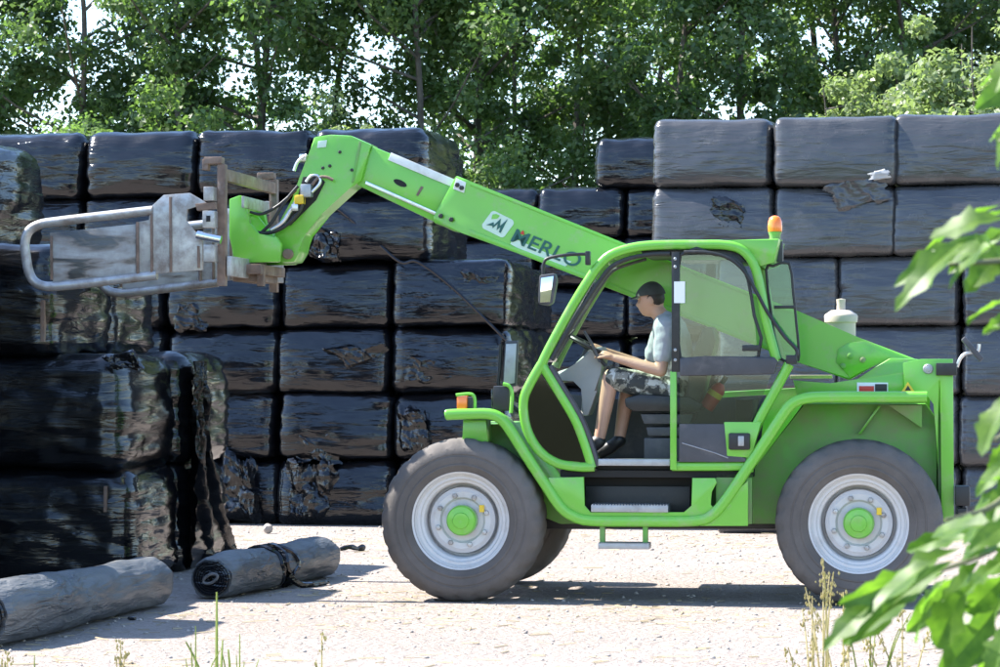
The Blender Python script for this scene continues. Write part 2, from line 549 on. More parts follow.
def litter(n, box, seed):
    # chopped straw and fine grit blown over the yard
    rg = np.random.default_rng(seed)
    p = np.stack([rg.uniform(box[0], box[1], n), rg.uniform(box[2], box[3], n), np.full(n, 0.008)], 1)
    cl = np.stack([rg.uniform(box[0], box[1], 40), rg.uniform(box[2], box[3], 40)], 1)
    k = rg.integers(0, 40, n)
    m = rg.random(n) < 0.6
    p[m, :2] = cl[k[m]] + rg.normal(size=(m.sum(), 2)) * np.array([0.5, 0.35])
    p[:, 1] = np.clip(p[:, 1], 15.6, 30.5)
    a = rg.random(n) * 6.283
    L = rg.uniform(0.02, 0.09, n)[:, None]; W = rg.uniform(0.002, 0.006, n)[:, None]
    t = np.stack([np.cos(a), np.sin(a), rg.uniform(-0.05, 0.12, n)], 1); b = np.stack([-np.sin(a), np.cos(a), np.zeros(n)], 1)
    u = np.array([0, 0, 1.0])
    A, B, C = p - t * L, p - t * L, p
    V = np.stack([p - t * L - b * W, p + t * L - b * W, p + t * L + b * W, p - t * L + b * W, p + u * W * 1.5 - t * L * 0.9, p + u * W * 1.5 + t * L * 0.9], 1).reshape(-1, 3)
    V[:, 2] = np.maximum(V[:, 2], 0.0045)
    f = np.array([0, 1, 5, 4, 2, 3, 4, 5])
    Fi = (np.arange(n)[:, None] * 6 + f[None, :]).ravel()
    o = link('straw_litter', raw_mesh('straw_litter', V, Fi, 4), None, 'straw_dry')
    tag(o, 'bits of chopped straw blown over the gravel yard', 'straw', kind='stuff')
litter(1700, (-5, 5.5, 15.6, 30), 8)

# ------------------------------------------------------------------ bales
def bale_mesh(name, L, D, H, seed, mat, sag=0.02, rad=0.13, amp=0.018, lean=0.085):
    nx, ny, nzg = max(8, int(L / 0.045)), max(6, int(D / 0.11)), max(8, int(H / 0.034))
    bm = bmesh.new()
    cache = {}
    off = Vector((seed * 7.3, seed * 3.1, seed * 5.7))
    def V(i, j, k):
        key = (i, j, k)
        if key in cache: return cache[key]
        p = Vector((L * (i / nx - 0.5), D * (j / ny - 0.5), H * (k / nzg - 0.5)))
        r = min(rad, H * 0.32)
        q = Vector((max(-L / 2 + r, min(L / 2 - r, p.x)), max(-D / 2 + r, min(D / 2 - r, p.y)), max(-H / 2 + r, min(H / 2 - r, p.z))))
        d = p - q
        if d.length > 1e-6:
            p = q + d.normalized() * r
            nrm = d.normalized()
        else:
            nrm = Vector((0, 0, 1))
        # belly: the faces bulge a little, more in the upper half than at the foot
        bx = 1 - (2 * p.x / L) ** 2; bz = 1 - (2 * p.z / H) ** 2; by = 1 - (2 * p.y / D) ** 2
        p = Vector((p.x + math.copysign(sag * by * bz, p.x) * (abs(p.x) > L * 0.4),
                    p.y + math.copysign(sag * 2.2 * (0.35 + 0.65 * bx) * bz, p.y) * (abs(p.y) > D * 0.4),
                    p.z + sag * 0.5 * bx * by * (p.z > H * 0.4)))
        s1 = noise.noise(Vector((p.x * 1.7, p.y * 1.7, p.z * 3.2)) + off)
        s2 = noise.noise(Vector((p.x * 3.2, p.y * 3.2, p.z * 12.0 + 1.3 * p.x)) + off * 1.3)
        s3 = noise.noise(Vector((p.x * 9, p.y * 9, p.z * 11)) + off * 0.7)
        ex = max(0.0, abs(2 * p.x / L) - 0.62) / 0.38
        s4 = 1 - 2 * abs(noise.noise(Vector((p.x * 2.5, p.y * 2.0, p.z * 17 + 3 * p.x)) + off * 2.1))
        s5 = 1 - 2.2 * abs(noise.noise(Vector((p.x * 2.6 + p.z * 3.4, p.y * 2.6, p.z * 4.6 - p.x * 1.2)) + off * 1.7))
        p = p + nrm * (amp * (1.3 * s1 + 0.75 * s2 + 0.3 * s3 + 1.1 * ex * s4 + 0.4 * s5))
        p.y *= 1 - lean * (p.z / H)
        cache[key] = bm.verts.new(p + Vector((0, 0, H / 2)))
        return cache[key]
    def quad(a, b, c, d):
        bm.faces.new((V(*a), V(*b), V(*c), V(*d)))
    for i in range(nx):
        for k in range(nzg):
            quad((i, 0, k), (i + 1, 0, k), (i + 1, 0, k + 1), (i, 0, k + 1))
            quad((i, ny, k), (i, ny, k + 1), (i + 1, ny, k + 1), (i + 1, ny, k))
    for j in range(ny):
        for k in range(nzg):
            quad((0, j, k), (0, j, k + 1), (0, j + 1, k + 1), (0, j + 1, k))
            quad((nx, j, k), (nx, j + 1, k), (nx, j + 1, k + 1), (nx, j, k + 1))
    for i in range(nx):
        for j in range(ny):
            quad((i, j, 0), (i, j + 1, 0), (i + 1, j + 1, 0), (i + 1, j, 0))
            quad((i, j, nzg), (i + 1, j, nzg), (i + 1, j + 1, nzg), (i, j + 1, nzg))
    bmesh.ops.recalc_face_normals(bm, faces=bm.faces)
    me = bpy.data.meshes.new(name)
    bm.to_mesh(me); bm.free()
    finish(me, True, 80)
    me.materials.append(MT[mat])
    return me

BL, BD, BH = 1.215, 1.9, 0.70
wall_meshes = [bale_mesh('bale', BL, BD, BH, s, 'film', 0.03 + 0.006 * (s % 3), 0.085 + 0.02 * (s % 3), 0.013 + 0.003 * (s % 4)) for s in range(8)]
hazed_meshes = [bale_mesh('bale', BL, BD, BH, s + 20, 'film_hazed', 0.02, 0.07 + 0.01 * (s % 3), 0.011) for s in range(6)]
near_meshes = [bale_mesh('bale', 2.35, 1.30, 0.885, s + 40, 'film_near', 0.025, 0.14, 0.022, 0.05) for s in range(4)]

ORD = ['first', 'second', 'third', 'fourth', 'fifth', 'sixth', 'seventh', 'eighth']
brng = random.Random(11)
def put_bale(meshes, frame, X, Y, Z, label, group, flip=True, jit=0.02):
    me = meshes[brng.randrange(len(meshes))]
    o = link('wrapped_bale', me)
    p = frame.M @ Vector((X + brng.uniform(-jit, jit), Y + brng.uniform(-jit * 3, jit * 3), Z))
    o.location = p
    o.rotation_euler = (brng.uniform(-0.012, 0.012), brng.uniform(-0.009, 0.009), frame.yaw + brng.uniform(-0.03, 0.03) + (math.pi if flip and brng.random() < 0.5 else 0))
    o.scale = (brng.uniform(0.975, 1.015), 1, brng.uniform(0.985, 1.02))
    tag(o, label, 'bale', group)
    return o

# left wall: front faces in the frame's plane Y = 0
LW = Frame(ground(395, 526), R(-10))
xp = lambda px: LW.px(px, 400, 0).x
pitch = 1.262
rowz = 0.705
low0 = xp(395)
up0 = xp(312)
left_bales = {}
for row in range(6):
    name_r = ['bottom', 'second', 'third', 'fourth', 'fifth', 'top'][row]
    if row >= 4:
        cols = [(up0 + pitch * c, c) for c in (0, -1, -2, -3)]
        for X, c in cols:
            lab = f'black wrapped bale in left wall, {name_r} row, {ORD[-c]} from its right end' if c else f'black wrapped bale at right end of left wall, {name_r} row'
            left_bales[(row, c)] = put_bale(wall_meshes, LW, X + BL / 2, BD / 2, row * rowz + 0.004, lab, 'bales in the left wall')
        put_bale(wall_meshes, LW, up0 + BL / 2 - 0.30, BD * 1.5 + 0.06, row * rowz + 0.0, f'black wrapped bale just behind the right end of left wall, {name_r} row', 'bales behind the left wall')
    else:
        cs = (0, -1, -2, -3) if row >= 2 else (0, -1, -2)
        for c in cs:
            lab = f'black wrapped bale in left wall, {name_r} row from ground, {ORD[-c]} from its right end' if c else f'black wrapped bale at right end of left wall, {name_r} row from ground'
            left_bales[(row, c)] = put_bale(wall_meshes, LW, low0 + pitch * c + BL / 2, BD / 2, row * rowz + 0.004, lab, 'bales in the left wall')
        put_bale(wall_meshes, LW, low0 + BL / 2 - 0.12, BD * 1.5 + 0.06, row * rowz + 0.004, f'black wrapped bale behind the right end of left wall, {name_r} row from ground', 'bales behind the left wall')

# right wall, its film paled in colour to paint in a flare veil
RW = Frame(at(655, 526, 30.0) * Vector((1, 1, 0)) if False else Vector((at(655, 526, 30.0).x, 30.0, 0)), R(-13))
rx = lambda px: RW.px(px, 200, 0).x
r0, r1 = rx(655), rx(718)
right_bales = {}
RH = 0.702
for row in range(6):
    name_r = ['bottom', 'second', 'third', 'fourth', 'fifth', 'top'][row]
    for c in range(3):
        X = (r0 if row >= 4 else r1) + c * 1.222
        lab = f'haze-tinted black bale in right wall, {name_r} row, {["left end", "middle", "right end"][c]}'
        right_bales[(row, c)] = put_bale(hazed_meshes, RW, X + BL / 2 - 0.01, BD / 2, row * RH + 0.004, lab, 'bales in the right wall', jit=0.012)

# far block seen in the gap between the walls
BW = Frame(Vector((at(450, 400, 42).x, 42, 0)), R(-10))
bx = lambda px: BW.px(px, 200, 0).x
b0 = bx(452)
for row in range(7):
    name_r = ['bottom', 'second', 'third', 'fourth', 'fifth', 'sixth', 'seventh'][row]
    for c in range(4):
        if row == 6 and c != 2: continue
        X = b0 + c * 1.245 - (0.40 if row == 6 else 0)
        lab = f'distant black bale in gap between the walls, {name_r} layer up, {ORD[c]} from left' if row < 6 else 'distant black bale sitting alone on top of far block beside right wall'
        put_bale(wall_meshes, BW, X + BL / 2, BD / 2, row * 0.705 + 0.004, lab, 'bales in the far block')

# near left stack of long bales
NS = Frame(ground(128, 585), R(-11))
nearb = {}
NL, ND, NH = 2.35, 1.30, 0.885
for (row, dep, right) in ((0, 0, 0), (0, 1, 0), (1, 0, -0.03), (1, 1, 0.02), (2, 0, -0.60), (2, 1, -0.62), (3, 1, -1.62)):
    lab = ['bottom', 'second', 'third', 'topmost'][row]
    lab = f'long black bale in near left stack, {lab} layer, {"front" if dep == 0 else "back"} one' if row < 3 else 'long black bale on very top of near left stack at picture edge'
    nearb[(row, dep)] = put_bale(near_meshes, NS, right - NL / 2, ND / 2 + dep * 1.335, row * 0.885 + 0.004, lab, 'bales in the near left stack', flip=False, jit=0.006)
# the stack goes on towards the camera, just outside the picture; its shadow falls into the foreground
for row in range(4):
    for dep in range(1, 5):
        if row == 3 and dep in (2, 4): continue
        put_bale(near_meshes, NS, -1.15 - NL / 2, ND / 2 - dep * 1.34, row * 0.885 + 0.004, 'long black bale in the stack just outside the left edge', 'bales outside the left edge', flip=False, jit=0.1)

# loose torn film on bales -------------------------------------------------
def flap(parent, frame, pxs, Y, seed, mat='film_near', amp=0.05, nu=44, nv=40, name='torn_film', thick=0.003):
    """crumpled sheet spanned by four photo corners (tl, tr, br, bl) lying on the frame's plane, edges torn"""
    c = [frame.px(x, y, Y) for x, y in pxs]
    bm = bmesh.new()
    off = Vector((seed * 4.1, seed * 2.7, 0))
    grid, keep = [], []
    for j in range(nv + 1):
        row, kr = [], []
        for i in range(nu + 1):
            u, v = i / nu, j / nv
            p = (c[0] * (1 - u) + c[1] * u) * (1 - v) + (c[3] * (1 - u) + c[2] * u) * v
            e = Vector((p.x * 4 + p.z * 1.5, p.z * 3.2, seed))
            jag = 0.05 * noise.noise(e * 1.7 + off)
            rid = 0.0; f, w_ = 1.0, 1.0
            for o_ in range(4):
                rid += w_ * (1 - 2.4 * abs(noise.noise(e * f + off * (o_ + 1)))); f *= 2.1; w_ *= 0.52
            y = -amp * (0.7 + 0.55 * rid)
            m = min(u, 1 - u, v, 1 - v)
            y *= min(1, 5 * m + 0.25)
            row.append(bm.verts.new((p.x + jag, p.y + min(0.02, y), p.z + jag * 0.8)))
            kr.append(m > 0.16 * (0.5 + 0.9 * noise.noise(Vector((u * 3.5, v * 3.5, seed * 1.9)))) + 0.05 * noise.noise(Vector((u * 14, v * 14, seed))))
        grid.append(row); keep.append(kr)
    for j in range(nv):
        for i in range(nu):
            if keep[j][i] and keep[j + 1][i + 1]:
                bm.faces.new((grid[j][i], grid[j][i + 1], grid[j + 1][i + 1], grid[j + 1][i]))
    bmesh.ops.delete(bm, geom=[v for v in bm.verts if not v.link_faces], context='VERTS')
    seen, best = set(), []
    for f0 in bm.faces:                      # keep the largest torn piece only
        if f0 in seen: continue
        st_, comp = [f0], []
        seen.add(f0)
        while st_:
            q_ = st_.pop(); comp.append(q_)
            for e_ in q_.edges:
                for g_ in e_.link_faces:
                    if g_ not in seen: seen.add(g_); st_.append(g_)
        if len(comp) > len(best): best = comp
    bs = set(best)
    bmesh.ops.delete(bm, geom=[f for f in bm.faces if f not in bs], context='FACES')
    bmesh.ops.solidify(bm, geom=bm.faces[:], thickness=thick)
    o = bobj(name, bm, mat, None, True, 40)
    o.matrix_world = frame.M
    if parent is not None:
        bpy.context.view_layer.update()
        o.parent = parent
        o.matrix_parent_inverse = parent.matrix_world.inverted()
    return o

flap(left_bales[(0, -1)], LW, [(287, 455), (345, 452), (330, 523), (284, 524)], -0.05, 1, amp=0.10)
flap(left_bales[(2, 0)], LW, [(398, 352), (488, 360), (470, 376), (399, 388)], -0.04, 2, amp=0.05)
flap(left_bales[(2, -1)], LW, [(320, 345), (386, 342), (388, 358), (345, 372)], -0.04, 3, amp=0.06)
flap(left_bales[(1, 0)], LW, [(399, 402), (428, 404), (436, 462), (400, 455)], -0.04, 4, amp=0.08)
flap(left_bales[(0, -2)], LW, [(222, 440), (262, 462), (262, 524), (224, 524)], -0.05, 5, amp=0.10)
flap(left_bales[(1, -1)], LW, [(292, 428), (352, 432), (348, 470), (292, 468)], -0.04, 6, amp=0.06)
flap(left_bales[(3, 0)], LW, [(455, 268), (504, 270), (500, 318), (462, 300)], -0.035, 21, amp=0.04)
flap(left_bales[(3, -2)], LW, [(175, 300), (222, 296), (212, 335), (172, 332)], -0.035, 22, amp=0.05)
flap(left_bales[(0, 0)], LW, [(395, 470), (430, 468), (440, 520), (396, 522)], -0.04, 23, amp=0.07)
flap(left_bales[(4, 0)], LW, [(312, 222), (352, 232), (340, 268), (308, 258)], -0.05, 7, amp=0.09)
flap(right_bales[(4, 1)], RW, [(818, 186), (888, 166), (896, 204), (838, 212)], -0.03, 8, 'film_hazed', 0.035)
flap(right_bales[(4, 0)], RW, [(702, 192), (752, 198), (746, 240), (715, 232)], -0.03, 9, 'film', 0.03)
o = flap(right_bales[(4, 1)], RW, [(863, 174), (886, 168), (893, 180), (868, 182)], -0.09, 10, 'film_pale', 0.03, 16, 12)
o['label'] = 'pale torn scrap of film'
flap(nearb[(1, 0)], NS, [(100, 353), (132, 352), (150, 372), (118, 372)], -0.02, 12, amp=0.06)
# red marker tags on two near bales
for (b, q) in ((nearb[(2, 0)], (41, 300, 45, 342)), (nearb[(0, 0)], (104, 486, 107, 512))):
    bm = bmesh.new()
    a, c = NS.px(q[0], q[1], -0.035), NS.px(q[2], q[3], -0.035)
    add_box(bm, (a.x, -0.05, c.z), (c.x, 0.06, a.z), 0.004)
    o = bobj('marker_tag', bm, 'rust')
    o.matrix_world = NS.M
    bpy.context.view_layer.update()
    o.parent = b; o.matrix_parent_inverse = b.matrix_world.inverted()

# film strap slung down across the left wall
bm = bmesh.new()
pts = [LW.px(x, y, -0.13) for x, y in ((326, 203), (342, 212), (372, 238), (400, 262), (418, 262), (452, 287), (488, 322), (506, 340))]
add_tube(bm, catmull(pts, 5), 0.017, 6)
o = bobj('film_strap', bm, 'film_near'); o.matrix_world = LW.M
tag(o, 'thin dark twisted film strap slung diagonally across the left bale wall', 'strap')

# drape of loose film falling from the near stack to the ground
bm = bmesh.new()
nu, nv = 30, 70
grid = []
for j in range(nv + 1):
    v = j / nv
    row = []
    for i in range(nu + 1):
        u = i / nu
        top = NS.M @ Vector((0.06, 1.30 + 0.34 * u, 1.74))
        a, b = ground(178, 572), ground(238, 556)
        bot = a * (1 - u) + b * u
        k = v ** 2.6
        p = top * (1 - v) + bot * v
        base = top.lerp(bot, k); p.x, p.y = base.x, base.y
        fold = 0.07 * math.sin(u * 15 + 2.6 * v) * (0.2 + v) + 0.05 * noise.noise(Vector((u * 5, v * 6, 3))) + 0.025 * (1 - 2 * abs(noise.noise(Vector((u * 9 + v * 4, v * 16, 7)))))
        p.x += 0.05 + fold
        p.y -= 0.5 * fold
        p.z = max(0.012 + 0.03 * abs(fold) * 10 * (v > 0.93), p.z)
        row.append(bm.verts.new(p))
    grid.append(row)
for j in range(nv):
    for i in range(nu):
        bm.faces.new((grid[j][i], grid[j][i + 1], grid[j + 1][i + 1], grid[j + 1][i]))
bmesh.ops.solidify(bm, geom=bm.faces[:], thickness=0.004)
o = bobj('loose_film_sheet', bm, 'film_near', None, True, 60)
tag(o, 'loose black film sheet hanging in folds from near left stack to ground', 'film sheet')

# ------------------------------------------------------------------ rolled sheets on the ground
def roll(a, b, ra, rb, seed, label, bands=False):
    d = (b - a); L = d.length; d.normalize()
    side = Vector((d.y, -d.x, 0)); up = Vector((0, 0, 1))
    root = empty('rolled_sheet', (a.x, a.y, 0.004))
    bm = bmesh.new()
    n, seg = 70, 56
    rings = []
    for i in range(n + 1):
        u = i / n
        r = ra + (rb - ra) * u
        e = min(1, u * 22 + 0.90, (1 - u) * 10 + 0.72)
        dent = 1 - (0.10 * math.exp(-((u - 0.47) / 0.03) ** 2) if bands else 0)
        ring = []
        for k in range(seg):
            th = 2 * math.pi * k / seg
            s = noise.noise(Vector((u * 4.2 + seed, math.cos(th) * 1.2, math.sin(th) * 1.2)))
            s2 = noise.noise(Vector((u * 14 + seed, math.cos(th) * 3.2, math.sin(th) * 3.2)))
            s3 = 1 - 2.2 * abs(noise.noise(Vector((u * 9 + th * 0.9 + seed, th * 1.6, seed))))
            rr = r * e * dent * (1 + 0.10 * s + 0.05 * s2 + 0.03 * s3)
            z = math.sin(th) * rr
            z = r * 0.95 + (z if z > -r * 0.82 else -r * 0.82 + (z + r * 0.82) * 0.2)
            p = d * (u * L) + side * (math.cos(th) * rr * 1.06 + 0.05 * noise.noise(Vector((u * 2 + seed, 0, 9)))) + up * max(0.0, z - 0.004 + 0.03 * noise.noise(Vector((u * 2.3, seed, 4))) * (math.sin(th) > -0.6))
            ring.append(bm.verts.new(p))
        rings.append(ring)
    for A, B in zip(rings, rings[1:]):
        for k in range(seg):
            bm.faces.new((A[k], A[(k + 1) % seg], B[(k + 1) % seg], B[k]))
    # hollow core at both ends: an inset ring, then a short bore
    for ring, s in ((rings[0], 1), (rings[-1], -1)):
        c = sum((v.co for v in ring), Vector()) / seg
        prev = ring
        for f, dep in ((0.72, 0.02), (0.5, 0.0), (0.34, 0.025), (0.2, 0.0), (0.17, 0.12)):
            new = [bm.verts.new(c + (v.co - c) * f + d * dep * s) for v in ring]
            for k in range(seg):
                bm.faces.new((prev[k], prev[(k + 1) % seg], new[(k + 1) % seg], new[k]))
            prev = new
        bm.faces.new(prev)
    bobj('sheet_body', bm, 'film_grey', root, True, 55)
    # dark inner layers showing on the near end
    bm = bmesh.new()
    cz = ra * 0.95
    pts = []
    for k in range(150):
        th = k * 0.30; rr = ra * 0.90 * (1 - k / 165)
        pts.append(Vector((0, 0, cz)) - d * 0.012 + side * math.cos(th) * rr + up * math.sin(th) * rr * 0.93)
    add_tube(bm, pts, 0.010, 5)
    bobj('rolled_edge', bm, 'film', root)
    bm = bmesh.new()
    add_tube(bm, [Vector((0, 0, cz)) - d * 0.03 + side * math.cos(2 * math.pi * k / 20) * ra * 0.34 + up * math.sin(2 * math.pi * k / 20 + 0.5) * ra * 0.22 for k in range(20)], 0.012, 6, True)
    bobj('core_end', bm, 'film_grey', root)
    if bands:
        bm = bmesh.new()
        for q in range(3):
            c = d * (L * (0.43 + 0.05 * q))
            pts = [c + d * 0.16 * noise.noise(Vector((k * 0.35, q * 3.3, 1))) + side * math.cos(2 * math.pi * k / 24) * (ra * 1.10) + up * max(0.012, ra * 0.95 + math.sin(2 * math.pi * k / 24) * ra * 1.04) for k in range(24)]
            add_tube(bm, pts, 0.022, 6, True)
        tail = [d * (L * 0.47) + side * (ra * 1.1) + up * 0.10, d * (L * 0.5) + side * (ra * 1.5) + up * 0.03, d * (L * 0.55) + side * (ra * 1.9) + up * 0.02, d * (L * 0.66) + side * (ra * 2.1) + up * 0.02]
        add_tube(bm, catmull(tail, 5), [0.03 - 0.001 * k for k in range(16)], 6)
        bobj('tie_band', bm, 'film_near', root)
    tag(root, label, 'rolled sheet', 'rolled sheets on the ground')
    return root
a1 = ground(-24, 650); b1 = ground(152, 606)
roll(a1, b1, 0.20, 0.18, 1.0, 'large grey rolled-up plastic sheet lying along near left stack')
a2 = ground(212, 600); b2 = ground(322, 577)
roll(a2, b2, 0.160, 0.168, 5.0, 'smaller rolled-up plastic sheet tied with black film at its middle', True)

# small litter on the yard
def pebble(px, py, r, mat, name, label, sc=(1, 1, 0.8), seed=1):
    bm = bmesh.new()
    bmesh.ops.create_icosphere(bm, subdivisions=2, radius=r)
    for v in bm.verts:
        n = noise.noise(v.co * (2.2 / r) + Vector((seed, 0, 0)))
        v.co = Vector((v.co.x * sc[0], v.co.y * sc[1], v.co.z * sc[2])) * (1 + 0.28 * n)
    mz = min(v.co.z for v in bm.verts)
    for v in bm.verts: v.co.z -= mz
    o = bobj(name, bm, mat, None, True, 25)
    o.location = ground(px, py) + Vector((0, 0, 0.003))
    tag(o, label, 'stone')
pebble(268, 534, 0.05, 'stone', 'loose_stone', 'fist-sized pale stone on gravel beyond the tied roll', (1, 1, 1.1))
pebble(215, 528, 0.075, 'white', 'loose_stone', 'pale flat stone at foot of near left stack', (1.3, 1, 0.9), 4)
pebble(132, 621, 0.022, 'film', 'loose_stone', 'small dark stone in shade before the large roll', (1.4, 1, 0.7), 6)
bm = bmesh.new()
p0 = ground(340, 552); q = [Vector((0, 0, 0.03)), Vector((0.09, 0.03, 0.05)), Vector((0.16, 0.08, 0.03)), Vector((0.22, 0.12, 0.045))]
add_tube(bm, catmull(q, 4), [0.018, 0.02, 0.024, 0.02, 0.022, 0.026, 0.024, 0.02, 0.018, 0.028, 0.034, 0.03, 0.02], 7)
o = bobj('film_scrap', bm, 'film_near'); o.location = p0 - Vector((0, 0, 0.005))
tag(o, 'twisted scrap of dark film lying past end of tied roll', 'film scrap')

# ------------------------------------------------------------------ trees
def leaf_cloud(centres, radii, per, size, seed, flat=0.8):
    """rhombic leaves scattered through clumps; returns a mesh"""
    rg = np.random.default_rng(seed)
    C = np.repeat(np.array(centres), per, axis=0)
    Rr = np.repeat(np.array(radii), per)
    n = len(C)
    d = rg.normal(size=(n, 3)); d /= np.linalg.norm(d, axis=1)[:, None]
    rad = Rr * rg.random(n) ** 0.45
    pos = C + d * rad[:, None] * np.array([1, 1, flat])
    # leaf normals lean outwards and up
    nrm = d * 0.6 + np.array([0, 0, 0.55]) + rg.normal(size=(n, 3)) * 0.7
    nrm /= np.linalg.norm(nrm, axis=1)[:, None]
    t = np.cross(nrm, rg.normal(size=(n, 3))); t /= np.linalg.norm(t, axis=1)[:, None]
    b = np.cross(nrm, t)
    s = size * rg.uniform(0.6, 1.35, n)
    s = s[:, None]
    v0 = pos - t * s * 0.55
    v1 = pos + b * s * 0.34 + nrm * s * 0.10 - t * s * 0.05
    v2 = pos + t * s * 0.55 - nrm * s * 0.08
    v3 = pos - b * s * 0.34 + nrm * s * 0.10 - t * s * 0.05
    V = np.stack([v0, v1, v2, v3], axis=1).reshape(-1, 3)
    return V, np.arange(n * 4)

def tree_meshes(seed, h, rad, zlow, nclump, per, leafsize, mat, trunk_r=0.14, multi=1):
    rg = random.Random(seed)
    bm = bmesh.new()
    cl, rr = [], []
    for mstem in range(multi):
        lean = Vector((rg.uniform(-1, 1), rg.uniform(-1, 1), 0)) * (0.05 if multi == 1 else 0.30)
        spine = []
        for i in range(9):
            u = i / 8
            spine.append(Vector((lean.x * h * u + 0.12 * rg.uniform(-1, 1) * (i > 0), lean.y * h * u + 0.12 * rg.uniform(-1, 1) * (i > 0), h * 0.93 * u)))
        add_tube(bm, catmull(spine, 3), [trunk_r * (1 - 0.85 * k / 24) for k in range(25)], 7)
        nb = 26 // multi
        for b in range(nb):
            u = rg.uniform(zlow / h, 0.95)
            k = min(7, int(u * 8)); p = spine[k].lerp(spine[k + 1], u * 8 - k)
            a = rg.uniform(0, 6.283)
            prof = math.sin(math.pi * min(1, max(0.08, (u * h - zlow * 0.6) / (h - zlow * 0.6))) ** 0.75) ** 0.6
            ln = rad * (0.35 + 0.75 * rg.random()) * (0.35 + 0.75 * prof)
            tip = p + Vector((math.cos(a) * ln, math.sin(a) * ln, ln * rg.uniform(0.25, 0.8)))
            mid = p.lerp(tip, 0.5) + Vector((0, 0, -0.05 * ln))
            add_tube(bm, [p, mid, tip], [trunk_r * 0.32, trunk_r * 0.2, 0.012], 5)
            for c in range(nclump // (nb * multi)):
                t = rg.uniform(0.25, 1.08)
                q = p.lerp(tip, t) + Vector((rg.gauss(0, 0.32), rg.gauss(0, 0.32), rg.gauss(0, 0.28)))
                cl.append(q[:]); rr.append(rg.uniform(0.22, 0.62) * (0.75 + 0.12 * rad))
    bmesh.ops.recalc_face_normals(bm, faces=bm.faces)
    tm = bpy.data.meshes.new('trunk'); bm.to_mesh(tm); bm.free(); finish(tm); tm.materials.append(MT['bark'])
    V, Fi = leaf_cloud(cl, rr, per, leafsize, seed)
    cm = raw_mesh('crown', V, Fi, 4); cm.materials.append(MT[mat])
    return tm, cm

def plant_tree(name, meshes, loc, yaw, s, label, cat, group):
    e = empty(name, loc, yaw)
    e.scale = (s, s, s)
    link('trunk', meshes[0], e); link('crown' if cat == 'tree' else 'foliage', meshes[1], e)
    tag(e, label, cat, group)

tv = [tree_meshes(100 + i, 14.0, 2.6 + 0.25 * (i % 3), 2.6, 180, 134, 0.114, 'leaf_a' if i % 2 else 'leaf_b', 0.10) for i in range(5)]
bv = [tree_meshes(200 + i, 6.2, 1.5, 0.6, 156, 190, 0.09, 'leaf_c', 0.05, multi=3) for i in range(2)]
bd_ = [tree_meshes(220 + i, 6.2, 1.6, 0.6, 156, 140, 0.105, 'leaf_a', 0.05, multi=3) for i in range(2)]
trng = random.Random(21)
NT = 15
for i in range(NT):
    px = -70 + 1150 * i / (NT - 1) + trng.uniform(-18, 18)
    d = 53 + trng.uniform(-1.5, 2.5)
    p = at(px, 367, d)
    plant_tree('tall_tree', tv[i % 5], (p.x, d, 0), trng.uniform(0, 6.28), trng.uniform(0.92, 1.12), f'tall leafy tree in row behind the bales, {["first","second","third","fourth","fifth","sixth","seventh","eighth","ninth","tenth","eleventh","twelfth","thirteenth","fourteenth","fifteenth"][i]} from left', 'tree', 'front row of trees behind the bales')
for i in range(9):
    px = -40 + 1120 * i / 8 + trng.uniform(-25, 25)
    d = 59 + trng.uniform(-1.5, 2.5)
    if px < 430 and i != 2: continue
    p = at(px, 367, d)
    plant_tree('tall_tree', tv[(i * 2 + 1) % 5], (p.x, d, 0), trng.uniform(0, 6.28), trng.uniform(0.95, 1.2), f'tall tree of the second row showing between front trees, number {i + 1} from left' if False else f'farther tree showing through gaps of front tree row, {ORD[i] if i < 8 else "ninth"} position from left', 'tree', 'back row of trees')
for i, (px, d, lab) in enumerate(((-165, 54, 'just outside left edge of picture'), (-260, 54.5, 'well outside left edge of picture'), (1165, 54, 'just outside right edge of picture'), (1260, 54.5, 'well outside right edge of picture'))):
    p = at(px, 367, d)
    plant_tree('tall_tree', tv[i % 5], (p.x, d, 0), 1.7 * i, 1.02, 'tall leafy tree of the front row ' + lab, 'tree', 'front row of trees behind the bales')
for i, (px, d, s) in enumerate(((225, 48.5, 0.90), (308, 48, 0.93), (420, 48.5, 0.88), (790, 47, 0.95), (868, 46.5, 1.06), (985, 46, 1.18), (690, 48.5, 0.84), (60, 49.5, 0.9), (140, 50, 0.82), (520, 49.5, 0.85), (600, 49.5, 0.80))):
    p = at(px, 367, d)
    plant_tree('willow_bush', (bv if i < 6 else bd_)[i % 2], (p.x, d, 0), trng.uniform(0, 6.28), s, 'pale green bush rising behind ' + ['left wall, left of clamp mast', 'left wall beside the boom head', 'far bales near the boom middle', 'right wall, left one of its two', 'middle of right wall, bright and tall', 'right end of right wall', 'gap at left end of right wall', 'far left bales, near picture edge', 'left wall above the clamp arm', 'boom lettering, left of far block', 'far block between the walls'][i], 'bush', 'bushes behind the bales')

